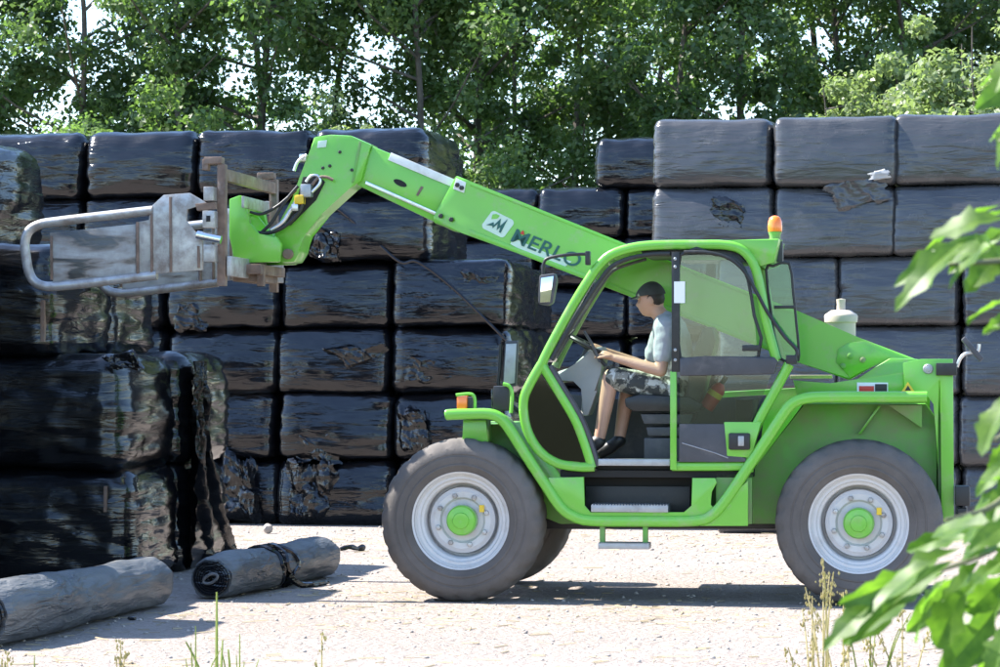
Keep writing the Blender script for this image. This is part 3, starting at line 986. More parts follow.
# ------------------------------------------------------------------ telehandler
ROOTD = 20.85
TF = Frame(Vector(((660 - 500) / F * ROOTD, ROOTD, 0)), R(-8))
T = empty('telehandler', TF.loc, TF.yaw)
tag(T, 'bright green telehandler with raised boom and open cab beside bale walls', 'telehandler')
def P(x, y, Y=0.0): return TF.px(x, y, Y)
def PX(pts, Y=0.0): return [(lambda q: (q.x, q.z))(P(x, y, Y)) for x, y in pts]
def part(name, mat, fn, parent=T, ang=38):
    bm = bmesh.new(); fn(bm)
    return bobj(name, bm, mat, parent, True, ang)
def prism(name, mat, pts, Y0, Y1, bev=0.006, parent=T, Yp=None):
    return part(name, mat, lambda b: add_prism(b, PX(pts, Y0 if Yp is None else Yp), Y0, Y1, bev), parent)
def band(name, mat, pts, wpx, Y0, Y1, ch=0.012, parent=T, smooth=4, closed=False, tip=0):
    q = [P(x, y, Y0) for x, y in pts]
    if smooth: q = catmull(q, smooth, closed)
    return part(name, mat, lambda b: add_band(b, [(v.x, v.z) for v in q], wpx / 141.0, Y0, Y1, ch, closed, tip), parent, 45)
def tube3(name, mat, pts, r, parent=T, smooth=5, seg=10):
    q = catmull(pts, smooth) if smooth else pts
    return part(name, mat, lambda b: add_tube(b, q, r, seg), parent)
def pbox(name, mat, x0, y0, x1, y1, Y0, Y1, bev=0.006, parent=T):
    a, b = P(x0, y0, Y0), P(x1, y1, Y0)
    return part(name, mat, lambda m: add_box(m, (a.x, Y0, b.z), (b.x, Y1, a.z), bev), parent)

WID = 2.20
# wheels ---------------------------------------------------------------
TR = 0.592
TW = 0.43
def tread(a, r, th):
    if r < 0.545: return r
    k = (a / TW - 0.5) * 2
    ph = th * 26 / (2 * math.pi) + (0.55 * abs(k)) + (0.5 if k > 0 else 0)
    f = ph - math.floor(ph)
    lug = 1 if f < 0.55 else 0
    if abs(k) < 0.06: lug = 1
    return r - (0 if lug else 0.009)
half = [(0.045, 0.335), (0.022, 0.352), (0.006, 0.375), (-0.001, 0.392), (-0.006, 0.396), (-0.006, 0.406), (-0.001, 0.411), (-0.007, 0.43), (-0.009, 0.462), (-0.004, 0.466), (-0.004, 0.476), (-0.008, 0.480), (-0.006, 0.50), (0.003, 0.525), (0.018, 0.545), (0.034, 0.566), (0.06, 0.580), (0.10, 0.587), (0.15, 0.590), (0.195, 0.592)]
prof = half + [(TW - a, r) for a, r in half[::-1]]
bm = bmesh.new(); add_lathe(bm, prof, 208, 'Y', fn=tread); bmesh.ops.recalc_face_normals(bm, faces=bm.faces)
tyre_me = bpy.data.meshes.new('tyre'); bm.to_mesh(tyre_me); bm.free(); finish(tyre_me, True, 32); tyre_me.materials.append(MT['rubber'])
rimp = [(0.028, 0.338), (0.018, 0.352), (0.030, 0.357), (0.040, 0.348), (0.042, 0.330), (0.060, 0.318), (0.062, 0.300), (0.078, 0.292), (0.085, 0.276), (0.100, 0.268), (0.215, 0.262), (0.215, 0.246), (0.135, 0.236), (0.128, 0.222), (0.118, 0.205), (0.120, 0.165), (0.140, 0.150), (0.140, 0.06), (0.128, 0.001)]
bm = bmesh.new(); add_lathe(bm, rimp, 64, 'Y'); add_lathe(bm, [(0.16, 0.30), (0.40, 0.30), (0.40, 0.34)], 48, 'Y'); bmesh.ops.recalc_face_normals(bm, faces=bm.faces)
rim_me = bpy.data.meshes.new('wheel'); bm.to_mesh(rim_me); bm.free(); finish(rim_me, True, 30); rim_me.materials.append(MT['rim'])
bm = bmesh.new(); add_lathe(bm, [(0.125, 0.112), (0.060, 0.108), (0.045, 0.098), (0.040, 0.06), (0.030, 0.055), (0.028, 0.03), (0.030, 0.001)], 40, 'Y'); bmesh.ops.recalc_face_normals(bm, faces=bm.faces)
hub_me = bpy.data.meshes.new('hub_cap'); bm.to_mesh(hub_me); bm.free(); finish(hub_me, True, 30); hub_me.materials.append(MT['green'])
bm = bmesh.new(); add_lathe(bm, [(0.128, 0.020), (0.112, 0.020), (0.108, 0.016), (0.106, 0.001)], 6, 'Y'); bmesh.ops.recalc_face_normals(bm, faces=bm.faces)
nut_me = bpy.data.meshes.new('wheel_nut'); bm.to_mesh(nut_me); bm.free(); finish(nut_me, True, 30); nut_me.materials.append(MT['worn'])
bm = bmesh.new(); add_box(bm, (-0.018, 0.095, -0.026), (0.018, 0.118, 0.026), 0.004)
vt_me = bpy.data.meshes.new('yellow_tag'); bm.to_mesh(vt_me); bm.free(); vt_me.materials.append(MT['yellow'])
XF, XR = P(460, 524).x, P(858.5, 524).x
for (X, Y, far, sp, st) in ((XF, 0, False, 0.3, 0.0), (XR, 0, False, 1.1, 0.0), (XF, WID, True, 0.7, 0.0), (XR, WID, True, 0.2, 0.0)):
    wo = link('wheel', rim_me, T)
    wo.location = (X, Y, TR - 0.004)
    wo.rotation_euler = (0, 0, (math.pi if far else 0) + st)
    link('tyre', tyre_me, wo); link('hub_cap', hub_me, wo)
    for k in range(8):
        n = link('wheel_nut', nut_me, wo)
        a = sp + k * 2 * math.pi / 8
        n.location = (0.182 * math.cos(a), -0.008, 0.182 * math.sin(a))
    n = link('yellow_tag', vt_me, wo); n.location = (0.142, 0.0, 0.085)
def axles(b):
    for X in (XF, XR):
        add_lathe(b, [(0.30, 0.14), (0.42, 0.15), (0.55, 0.10), (0.85, 0.10), (0.95, 0.17), (1.25, 0.17), (1.35, 0.10), (1.65, 0.10), (1.78, 0.15), (1.9, 0.14)], 20, 'Y', (X, 0, TR), cap0=True, cap1=True)
part('axle', 'black', axles)

# chassis, fenders, skirt -----------------------------------------------
prism('chassis', 'greend', [(466, 424), (500, 424), (548, 492), (572, 500), (585, 476), (700, 476), (752, 474), (803, 404), (926, 404), (937, 420), (937, 524), (560, 524), (478, 490)], 0.52, 1.70, 0.01)
prism('under_frame', 'black', [(520, 505), (790, 505), (790, 529), (520, 529)], 0.62, 1.58, 0.01)
lip = [(446, 415), (452, 414.5), (470, 414), (488, 414), (499, 418), (508, 428), (524, 453), (545, 485), (560, 507), (574, 517), (592, 521), (640, 521.5), (696, 521), (712, 515), (724, 502), (740, 479), (766, 440), (786, 410), (795, 402), (808, 398), (830, 397), (880, 397), (927, 397)]
band('fender_rim', 'green', [(444.5, 415.2)] + lip, 11, 0.02, 0.10, 0.022, smooth=3, tip=4)
band('fender', 'greend', [(x, y + 1.5) for x, y in lip], 4.0, 0.095, 0.56, 0.006, smooth=3)
# skirt plate under the cab with its step recess (outline walks round the opening)
prism('side_skirt', 'green', [(548, 478), (584, 477), (584, 506), (590, 513), (684, 513), (692, 506), (692, 478), (715, 478), (717, 483), (711, 492), (710, 505), (716, 511), (748, 480), (748, 526), (700, 526), (698, 521), (592, 522), (575, 517), (561, 507)], 0.045, 0.075, 0.004)
prism('step_recess', 'matblack', [(578, 470), (700, 470), (700, 516), (578, 516)], 0.34, 0.40, 0.003, Yp=0.05)
pbox('toe_board', 'black', 586, 486, 690, 512, 0.30, 0.335, 0.003)
prism('skirt_bracket', 'greend', [(716, 474), (752, 474), (752, 524), (716, 524)], 0.12, 0.2, 0.004)
pbox('sill_gap', 'matblack', 560, 470, 752, 478, 0.12, 0.5, 0.002)
def serrated(b, x0, y0, x1, y1, Y0, Y1):
    a, c = P(x0, y0, Y0), P(x1, y1, Y0)
    add_box(b, (a.x, Y0, c.z), (c.x, Y1, a.z), 0.004)
    n = 26
    for i in range(n):
        u = a.x + (c.x - a.x) * (i + 0.5) / n
        add_box(b, (u - 0.005, Y0 - 0.002, a.z - 0.001), (u + 0.005, Y1 - 0.01, a.z + 0.006))
part('step', 'alu', lambda b: serrated(b, 591, 505, 668, 512.5, 0.03, 0.30))
st = part('step', 'alu', lambda b: serrated(b, 598, 543.5, 649, 549.5, -0.01, 0.17))
for x in (602, 645):
    a, c = P(x - 2.5, 522, 0.05), P(x + 2.5, 546, 0.05)
    part('step_hanger', 'greend', lambda b: add_box(b, (a.x, 0.06, c.z), (c.x, 0.12, a.z), 0.003), st)
# front fender furniture
prism('fender_bracket', 'green', [(463, 420), (486, 420), (488, 442), (462, 442)], 0.16, 0.40, 0.008)
hl = pbox('headlight', 'black', 493, 386, 509, 411, 0.12, 0.36, 0.012)
pbox('lens', 'glassd', 491, 389, 492.6, 408, 0.15, 0.33, 0.002, hl)
tube3('headlight_hoop', 'green', [P(511, 413, 0.1), P(512, 394, 0.1), P(509, 386, 0.1), P(503, 384, 0.1)], 0.014, hl)
ind = pbox('indicator', 'dark', 463, 397, 472, 413, 0.14, 0.26, 0.008)
pbox('lens', 'orange', 456.5, 396, 467, 411, 0.10, 0.22, 0.014, ind)
tube3('indicator_hoop', 'green', [P(474.5, 414, 0.1), P(475, 400, 0.1), P(471, 394, 0.1), P(456, 395, 0.1)], 0.012, ind)
# far-side front mirror, standing pale beside the cab
mf = prism('front_mirror', 'dark', [(505, 341), (518, 340.5), (516, 386), (502, 388)], 0.97, 1.03, 0.01)
prism('mirror_back', 'alu', [(506, 344), (516.5, 343.5), (514.5, 383), (503.5, 385)], 0.955, 0.968, 0.002, mf)
tube3('mirror_arm', 'black', [P(501, 344, 1.0), P(500, 366, 1.0), P(500, 392, 1.0), P(520, 412, 1.0)], 0.014, mf)

# rear body -------------------------------------------------------------
prism('rear_tower', 'green', [(903, 363), (921, 359), (953, 359), (954, 522), (941, 522), (941, 380), (938, 380), (938, 470), (934, 404), (926, 393), (905, 391)], 0.36, 0.42, 0.004)
prism('rear_panel', 'greend', [(938, 362), (952, 362), (953, 520), (938, 520)], 0.44, 1.9, 0.01)
prism('rear_deck', 'green', [(793, 380), (830, 384), (905, 372), (926, 372), (926, 395), (797, 395)], 0.46, 0.52, 0.005)
prism('deck_gusset', 'greend', [(888, 405), (922, 405), (922, 428)], 0.40, 0.50, 0.004)
prism('strut_bar', 'green', [(878, 406), (881, 406), (861, 434), (858, 434)], 0.47, 0.515, 0.003)
prism('boom_support', 'green', [(849, 386), (874, 368), (890, 358), (917, 359), (935, 364), (935, 398), (800, 397), (800, 386)], 0.93, 1.0, 0.008)
prism('boom_support', 'green', [(849, 386), (874, 368), (890, 358), (917, 359), (935, 364), (935, 398), (800, 397), (800, 386)], 1.50, 1.57, 0.008)
rb = pbox('tail_box', 'black', 936, 363, 957, 375.5, 0.30, 0.60, 0.008)
part('bolt', 'alu', lambda b: add_lathe(b, [(0.30, 0.036), (0.275, 0.036), (0.27, 0.03), (0.27, 0.02), (0.262, 0.018), (0.26, 0.001)], 20, 'Y', (P(928, 369, 0.3).x, 0.07, P(928, 369, 0.3).z)), rb)
tube3('tail_bracket', 'steel', [P(957, 367, 0.45), P(960, 359, 0.45), P(965, 354, 0.45), P(972, 352.5, 0.45), P(978, 351, 0.45), P(979, 344, 0.45)], 0.013, rb)
prism('rear_mirror', 'dark', [(961, 340), (965, 336), (984, 358), (980, 362)], 0.40, 0.50, 0.01)
pbox('rear_lamp', 'black', 955, 486, 970, 506, 0.30, 0.46, 0.012)
pbox('rear_lamp', 'black', 957, 508, 967, 520, 0.34, 0.44, 0.012)
# stickers on the rear deck
wl_ = pbox('warning_label', 'sticker', 857, 382.5, 888, 392.5, 0.453, 0.458, 0.001)
pbox('label_print', 'red', 859, 386, 874, 391.5, 0.449, 0.4525, 0.0005, wl_)
pbox('label_print', 'black', 875, 384, 887, 391.5, 0.449, 0.4525, 0.0005, wl_)
prism('hazard_sticker', 'yellow', [(908, 382), (915, 392), (901, 392)], 0.352, 0.357, 0.0005)
prism('hazard_print', 'black', [(908, 385.5), (911, 390.5), (905, 390.5)], 0.348, 0.3515, 0.0003)
# engine cover on the far side, air pre-cleaner
prism('engine_cover', 'greend', [(600, 420), (640, 396), (800, 388), (930, 388), (930, 470), (600, 470)], 1.66, 2.15, 0.03)
q = P(841, 330, 1.8)
pc = part('air_precleaner', 'cream', lambda b: add_lathe(b, [(-0.28, 0.112), (0.055, 0.112), (0.06, 0.125), (0.105, 0.128), (0.118, 0.122), (0.150, 0.075), (0.155, 0.001)], 28, 'Z', (q.x, q.y, q.z)))
part('intake_stub', 'cream', lambda b: add_lathe(b, [(0.15, 0.034), (0.20, 0.032), (0.235, 0.036), (0.24, 0.001)], 16, 'Z', (q.x, q.y, q.z)), pc)
pbox('ledge', 'cream', 790, 375, 832, 378.5, 1.6, 1.75, 0.003)

# boom -------------------------------------------------------------------
B0, B1 = 1.06, 1.42
boom = prism('boom', 'green', [(456, 175.5), (470, 181), (620, 241.5), (798, 311), (860, 338), (918, 360), (930, 372), (905, 376), (888, 358), (872, 367), (849, 380), (797, 362), (585, 278), (463, 233.5), (434, 223), (433, 217)], B0, B1, 0.014)
prism('boom_stage', 'green', [(372, 146), (470, 186), (455, 232), (357, 185)], B0 + 0.05, B1 - 0.05, 0.012)
prism('wear_strip', 'white', [(391, 152.5), (456, 180), (453, 187.5), (388, 160)], B0 + 0.034, B0 + 0.046, 0.003)
prism('wear_strip', 'steel', [(366, 181), (436, 212), (434.5, 215), (365, 184)], B0 + 0.034, B0 + 0.046, 0.002)
prism('collar_plate', 'white', [(456, 178), (466, 182.5), (464, 193), (453, 189)], B0 - 0.012, B0 - 0.001, 0.003)
sl = [P(400 + 6.5 * math.cos(a) * (1 if abs(math.cos(a)) < 0.99 else 1), 183 + 3.2 * math.sin(a) + 2.4 * math.cos(a), B0 + 0.04) for a in [2 * math.pi * k / 18 for k in range(18)]]
part('slot_shade', 'matblack', lambda b: add_prism(b, [(v.x, v.z) for v in sl], B0 + 0.044, B0 + 0.08, 0))  # matt black piece set proud, painting the dark inside of the hole
for (x, y) in ((457.5, 185), (462, 188), (441, 216), (451.5, 219.5)):
    v = P(x, y, B0)
    part('bolt', 'black', lambda b: add_lathe(b, [(B0 - 0.002, 0.019), (B0 - 0.022, 0.019), (B0 - 0.026, 0.014), (B0 - 0.026, 0.001)], 6, 'Y', (v.x, 0, v.z)), boom)
prism('scratch', 'rust', [(421, 186), (423.5, 187), (418, 196), (416, 195)], B0 + 0.044, B0 + 0.049, 0)
head = prism('boom_head', 'green', [(314, 137), (330, 134.5), (351, 135.5), (371, 144.5), (361, 181), (350, 188), (322, 213.5), (303, 234), (300, 252), (294, 262), (282, 263), (275, 256), (273, 236), (281, 219), (292, 199), (300, 176), (310, 150)], B0 + 0.02, B1 - 0.02, 0.014)
# recess with hose manifold on the head
prism('head_recess', 'matblack', [(303, 177), (318, 175), (325, 182), (316, 200), (303, 213), (290, 226), (286, 222), (297, 200)], B0 + 0.012, B0 + 0.03, 0.002)
mani = pbox('valve_block', 'alu', 300, 184, 311, 197, B0 - 0.08, B0 + 0.02, 0.012)
pbox('valve', 'yellow', 294, 195, 303, 204, B0 - 0.10, B0, 0.012, mani)
pbox('valve', 'steel', 291, 204, 298, 211, B0 - 0.10, B0, 0.01, mani)
for pts, m, r in (
    ([(312, 185), (318, 178), (326, 177), (333, 180)], 'rust', 0.012),
    ([(306, 182), (311, 176), (318, 176), (320, 183), (312, 192)], 'steel', 0.012),
    ([(300, 196), (291, 210), (283, 222), (271, 230)], 'steel', 0.017),
    ([(298, 186), (284, 203), (272, 222), (262, 232)], 'black', 0.013),
    ([(303, 196), (300, 210), (285, 226), (268, 233), (252, 232)], 'black', 0.016),
    ([(296, 190), (279, 205), (262, 214), (250, 212)], 'black', 0.012)):
    tube3('hose', m, [P(x, y, B0 - 0.06) for x, y in pts], r, mani)
gl = pbox('grease_block', 'steel', 299, 154, 306, 161, B0, B0 + 0.08, 0.008)
tube3('grease_pipe', 'steel', [P(294, 171, B0), P(297, 163, B0), P(302, 158, B0), P(307, 155, B0)], 0.012, gl)
# crowd cylinder rod behind the head
cyl = tube3('tilt_cylinder', 'white', [P(313, 205, B1 + 0.06), P(294, 255, B1 + 0.06)], 0.034, T, 0, 14)
for q_, rr_ in ((P(287, 254, 0), 0.055),):
    part('pivot_pin', 'rust', lambda b: add_lathe(b, [(B0 - 0.03, 0.001), (B0 - 0.03, 0.035), (B0 - 0.022, 0.04), (B1 + 0.1, 0.04), (B1 + 0.1, 0.001)], 20, 'Y', (P(288, 254, B0).x, 0, P(288, 254, B0).z)), head)
# lettering and emblem on the boom side
bd = (P(620, 241.5, B0) - P(456, 175.5, B0)).normalized()
bn = Vector((-bd.z, 0, bd.x)) * (1 if -bd.z * 0 + bd.x > 0 else -1)
def plate(name, mat, origin, pts, Y, parent):
    return part(name, mat, lambda b: add_prism(b, [((origin + bd * u + bn * v).x, (origin + bd * u + bn * v).z) for u, v in pts], Y, Y + 0.003, 0), parent)
em = P(480.5, 229, B0)
rr = []
for (cu, cv, a0) in ((0.165, 0.03, -90), (0.19, 0.125, 0), (0.055, 0.135, 90), (0.03, 0.04, 180)):
    rr += [(cu + 0.03 * math.cos(R(a0 + k * 22.5)), cv + 0.03 * math.sin(R(a0 + k * 22.5))) for k in range(5)]
emblem = plate('emblem', 'pale', em, rr, B0 - 0.005, boom)
plate('emblem_mark', 'teal', em, [(0.03, 0.045), (0.075, 0.085), (0.085, 0.065), (0.115, 0.13), (0.13, 0.075), (0.165, 0.145), (0.155, 0.03), (0.14, 0.03), (0.137, 0.07), (0.118, 0.038), (0.108, 0.085), (0.085, 0.04), (0.075, 0.055)], B0 - 0.009, boom)
plate('emblem_mark', 'green', em, [(0.05, 0.10), (0.09, 0.12), (0.10, 0.148), (0.07, 0.15), (0.045, 0.135)], B0 - 0.009, boom)
tb = P(509, 240.5, B0)
plate('text_underlay', 'pale', tb, [(0.02, -0.02), (0.20, -0.045), (0.46, -0.035), (0.50, 0.03), (0.30, 0.02), (0.02, 0.03)], B0 - 0.004, boom)
cu = bpy.data.curves.new('lettering', 'FONT')
cu.body = 'MERLO'; cu.size = 0.15; cu.extrude = 0.0015; cu.offset = 0.0012; cu.space_character = 1.02
to = bpy.data.objects.new('lettering_tmp', cu); COL.objects.link(to)
bpy.context.view_layer.update()
tm = bpy.data.meshes.new_from_object(to.evaluated_get(bpy.context.evaluated_depsgraph_get()))
bpy.data.objects.remove(to)
wd = max(v.co.x for v in tm.vertices)
ht = max(v.co.y for v in tm.vertices)
want_w = (P(579, 261, B0) - P(510, 236, B0)).length
for v in tm.vertices:
    u, k, e = v.co.x / wd * want_w, v.co.y / ht * 0.105, v.co.z
    c = tb + bd * (u + 0.12 * k) + bn * k
    v.co = Vector((c.x, B0 - 0.008 + e, c.z))
tm.materials.clear()
link('lettering', tm, boom, 'teal')
plate('red_accent', 'red', tb, [(0.060, 0.08), (0.092, 0.08), (0.080, 0.108), (0.068, 0.108)], B0 - 0.0135, boom)

prism('doubler_plate', 'green', [(836, 362), (838, 349), (848, 343), (864, 341), (914, 360), (888, 357), (872, 366), (850, 378)], B0 - 0.010, B0 - 0.001, 0.003, boom)
for (x, y) in ((850, 356), (863, 360), (843, 366)):
    v = P(x, y, B0)
    part('bolt', 'greend', lambda b: add_lathe(b, [(B0 - 0.01, 0.022), (B0 - 0.026, 0.022), (B0 - 0.03, 0.016), (B0 - 0.03, 0.001)], 12, 'Y', (v.x, 0, v.z)), boom)
prism('boom_rib', 'green', [(470, 229.5), (797, 356), (797, 361), (470, 235)], B0 - 0.009, B0 - 0.001, 0.003, boom)
prism('boom_rib', 'green', [(470, 182.5), (797, 312), (797, 315), (470, 185.5)], B0 - 0.006, B0 - 0.001, 0.002, boom)
for (x, y) in ((323, 168), (330, 166), (340, 152), (352, 170)):
    v = P(x, y, B0 + 0.02)
    part('bolt', 'black', lambda b: add_lathe(b, [(B0 + 0.019, 0.013), (B0 + 0.008, 0.013), (B0 + 0.005, 0.009), (B0 + 0.005, 0.001)], 6, 'Y', (v.x, 0, v.z)), head)
prism('head_weld', 'greend', [(359, 141), (361.5, 142), (354, 182), (351.5, 183)], B0 + 0.012, B0 + 0.019, 0.002, head)
prism('name_plate', 'pale', [(318, 141), (327, 140), (326, 147), (317, 148)], B0 + 0.014, B0 + 0.019, 0.001, head)

# quick hitch and bale clamp -----------------------------------------------
hp = [(229, 199), (240, 195), (245, 198), (248, 224), (257, 235), (276, 236), (281, 244), (279, 262), (239, 263), (233, 254), (229, 236)]
hitch = prism('hitch_plate', 'green', hp, 0.90, 0.97, 0.012)
prism('hitch_plate', 'green', hp, 1.50, 1.57, 0.012, Yp=0.90)
prism('hitch_cross_tube', 'greend', [(231, 240), (262, 244), (264, 260), (233, 258)], 0.972, 1.498, 0.01)
prism('hitch_cross_tube', 'greend', [(231, 200), (240, 199), (242, 212), (231, 213)], 0.972, 1.498, 0.01)
prism('hitch_arm', 'green', [(250, 206), (262, 222), (274, 236), (260, 238), (250, 228), (247, 214)], 1.40, 1.46, 0.01)
CY0, CY1 = 0.30, 2.15
def cbox(b, x0, y0, x1, y1, Y0, Y1, bev=0.006):
    a, c = P(x0, y0, CY0), P(x1, y1, CY0)
    add_box(b, (a.x, Y0, c.z), (c.x, Y1, a.z), bev)
clamp = part('clamp_frame', 'rust', lambda b: (cbox(b, 217, 164, 225, 286, CY0, CY0 + 0.08), cbox(b, 217, 164, 225, 286, CY1 - 0.08, CY1),
     cbox(b, 218, 168, 224.5, 180, CY0 + 0.08, CY1 - 0.08), cbox(b, 204, 157, 222, 163.8, CY0 - 0.01, CY0 + 0.09), cbox(b, 202, 159, 208, 170, CY0 + 0.0, CY0 + 0.08),
     cbox(b, 204, 157, 222, 163.8, CY1 - 0.09, CY1 + 0.01),
     cbox(b, 212, 262, 246, 272, 0.80, 1.66), cbox(b, 240, 262, 247, 284, 0.85, 0.92), cbox(b, 214, 272, 240, 279, 0.9, 1.6)))
part('slide_rail', 'worn', lambda b: (cbox(b, 226, 192, 229, 204, CY0 + 0.5, CY1 - 0.5), cbox(b, 226, 256, 231, 276, CY0 + 0.02, CY1 - 0.02)), clamp)
def clamp_arm(Yc, name='clamp_arm'):
    s = Yc - 0.24
    loop = [(153, 210.5), (100, 216.5), (58, 221.5), (40, 224.5), (29, 231), (25, 242), (26, 256), (29, 272), (35, 282), (47, 286.5), (70, 285), (110, 280.5), (157, 275)]
    pts = [P(x, y, 0.24) + Vector((0, s, 0)) for x, y in loop]
    arm = tube3(name, 'worn', pts, 0.036, T, 4, 14)
    def pl(n, m, outline, t0, t1, bev=0.004):
        part(n, m, lambda b: add_prism(b, PX(outline, 0.24), Yc + t0, Yc + t1, bev), arm)
    pl('grip_plate', 'polished', [(50, 233), (136, 224), (136, 276), (53, 282)], -0.006, 0.010)
    pl('arm_plate', 'worn', [(136.3, 222), (150, 220.5), (150, 208), (164, 195), (190, 193), (207, 203), (208, 214), (196, 206), (187, 209), (186, 221), (194, 231), (203, 237), (203, 270), (137, 275.5)], -0.012, 0.016)
    for x, y0, y1 in ((52, 236, 280), (138, 222, 274), (152, 210, 274), (171, 197, 272), (199, 246, 268)):
        pl('weld_rib', 'rust', [(x - 1.2, y0), (x + 1.2, y0), (x + 1.6, y1), (x - 0.8, y1)], -0.026, -0.0125, 0.002)
    pl('hinge_block', 'worn', [(205, 187), (215, 187), (215, 201), (205, 201)], -0.05, 0.07, 0.006)
    pl('hinge_block', 'worn', [(204, 211), (216, 211), (216, 228), (204, 228)], -0.05, 0.07, 0.006)
    pl('hinge_hole', 'matblack', [(208, 216), (212, 216), (212, 222), (208, 222)], -0.056, -0.0505, 0)  # matt black patch painting the dark hole in the block
    pl('hinge_block', 'worn', [(205, 245), (216, 245), (216, 262), (205, 262)], -0.05, 0.07, 0.006)
    pl('hinge_bar', 'rust', [(196, 204), (216, 202), (216, 209), (198, 211)], -0.03, 0.04, 0.004)
    a, c = P(198, 235, 0.2), P(222, 240, 0.2)
    part('clamp_cylinder', 'chrome', lambda b: add_tube(b, [a + Vector((0, s - 0.03, 0)), c + Vector((0, s - 0.03, 0))], 0.032, 14), arm)
    return arm
clamp_arm(0.24)
clamp_arm(2.16)

# cab --------------------------------------------------------------------
C0, C1 = 0.06, 0.14
CF0, CF1 = 0.94, 1.02
fr = [(540, 367), (549, 348), (572, 306), (590, 277), (598, 266), (610, 255), (630, 248), (655, 245), (700, 244.5), (726, 245), (742, 250), (753, 263), (759, 284), (765, 318), (776, 360)]
cabf = band('cab_frame', 'green', fr, 9.5, C0, C1, 0.02, smooth=3)
band('lower_pillar', 'green', [(541, 364), (529, 385), (523, 402), (526, 428), (538, 450), (556, 463), (578, 467), (594, 467)], 9.5, C0 - 0.002, C1 - 0.002, 0.02, cabf, 4)
band('mid_pillar', 'green', [(541, 364), (556, 388), (574, 418), (583, 440), (592, 468)], 9.5, C0 + 0.002, C1 + 0.002, 0.02, cabf, 4)
band('rear_pillar', 'green', [(789, 364), (772, 396), (757, 424), (750, 446), (748, 472)], 10, C0 + 0.002, C1, 0.02, cabf, 4)
band('sill', 'green', [(672, 466.5), (710, 466.5), (750, 466)], 9, C0 + 0.004, C1, 0.015, cabf, 0)
# far-side frame of the cab
def far(pts): return pts
ff = [(P(x, y, C0) + Vector((0, CF0 - C0, 0))) for x, y in fr]
ff = catmull(ff, 3)
farf = part('far_cab_frame', 'greend', lambda b: add_band(b, [(v.x, v.z) for v in ff], 0.06, CF0, CF1, 0.015), T, 45)
part('far_side_panel', 'dark', lambda b: add_prism(b, PX([(556, 395), (590, 400), (668, 402), (760, 396), (752, 466), (594, 466), (560, 455)], C0), CF0 + 0.01, CF0 + 0.03, 0.003), farf)
# roof: skin following the top of the frame
roofp = PX([(604, 258), (612, 252), (630, 245), (655, 241.5), (700, 240.5), (728, 240), (779, 238.5), (774, 262), (760, 266), (752, 257), (742, 248.5), (726, 246.5), (655, 247), (632, 250), (612, 258)], C0)
roof = part('roof', 'green', lambda b: add_prism(b, roofp, C0 + 0.03, CF1 - 0.01, 0.008))
part('roof_lining', 'dark', lambda b: add_prism(b, PX([(640, 250), (724, 249), (738, 253), (745, 262), (735, 262), (726, 255), (642, 256)], C0), C1 + 0.01, CF0 - 0.01, 0.003), roof)
# black lower-front pane
prism('lower_front_pane', 'glassk', [(539, 372), (550, 388), (570, 420), (581, 445), (586, 463), (558, 459), (541, 447), (529, 427), (527, 404), (531, 388)], C0 + 0.03, C0 + 0.036, 0)
prism('footwell_lining', 'matblack', [(536, 372), (553, 392), (573, 424), (584, 448), (588, 464), (556, 462), (538, 450), (526, 428), (524, 403), (528, 388)], 0.16, 0.19, 0, Yp=C0)
band('door_seal', 'black', [(551, 360), (574, 320), (600, 280), (612, 266), (630, 258), (652, 254), (670, 253.5)], 4.0, C0 + 0.01, C1 + 0.02, 0.006, cabf, 3)
band('door_seal', 'dark', [(550, 366), (562, 386), (580, 416), (590, 440), (598, 466)], 4.0, C0 + 0.01, C1 + 0.02, 0.006, cabf, 3)
band('windscreen_bar', 'dark', [(556, 358), (580, 318), (606, 278), (618, 268), (646, 259)], 3.0, 0.50, 0.54, 0.006, cabf, 3)
# windscreen glass across the front, curved up with the pillar
ws = catmull([P(x, y, C0) for x, y in ((545, 362), (560, 334), (580, 300), (600, 269), (614, 257))], 4)
def wsf(b):
    A = [b.verts.new((v.x - 0.01, C1 - 0.01, v.z)) for v in ws]; Bv = [b.verts.new((v.x - 0.01, CF0 + 0.02, v.z)) for v in ws]
    for i in range(len(ws) - 1): b.faces.new((A[i], A[i + 1], Bv[i + 1], Bv[i]))
    bmesh.ops.solidify(b, geom=b.faces[:], thickness=0.005)
part('windscreen', 'glass', wsf)
for k in (0, 1):
    tube3('wiper', 'black', [P(553 + k * 12, 352 - k * 16, 0.3 + 0.25 * k), P(574 + k * 10, 330 - k * 30, 0.42 + 0.2 * k)], 0.008, cabf, 0, 6)
# door: post, glazing, rail, panel
door = pbox('door', 'black', 671.5, 252, 679.5, 372, C0 - 0.02, C0 + 0.04, 0.004)
pbox('lower_post', 'green', 670, 371, 676.5, 470, C0 - 0.018, C0 + 0.05, 0.006, door)
for y in (259, 267, 350, 360):
    v = P(675.5, y, C0)
    part('bolt', 'alu', lambda b: add_lathe(b, [(C0 - 0.02, 0.012), (C0 - 0.030, 0.012), (C0 - 0.033, 0.008), (C0 - 0.033, 0.001)], 8, 'Y', (v.x, 0, v.z)), door)
pbox('paper_sticker', 'sticker', 674, 281.5, 685, 303, C0 - 0.026, C0 - 0.022, 0, door)
gp = [(680, 255), (715, 254.5), (730, 257), (741, 264), (748, 280), (754, 315), (758, 357), (680, 358)]
prism('upper_door_pane', 'glass', gp, C0 + 0.012, C0 + 0.018, 0, door)
band('pane_frame', 'black', gp, 3.2, C0 + 0.0, C0 + 0.03, 0.004, door, 2, True)
prism('door_rail', 'dark', [(679.5, 358), (706, 356), (774, 357), (778, 362), (774, 374), (679.5, 376)], C0 - 0.025, C0 + 0.03, 0.012, door)
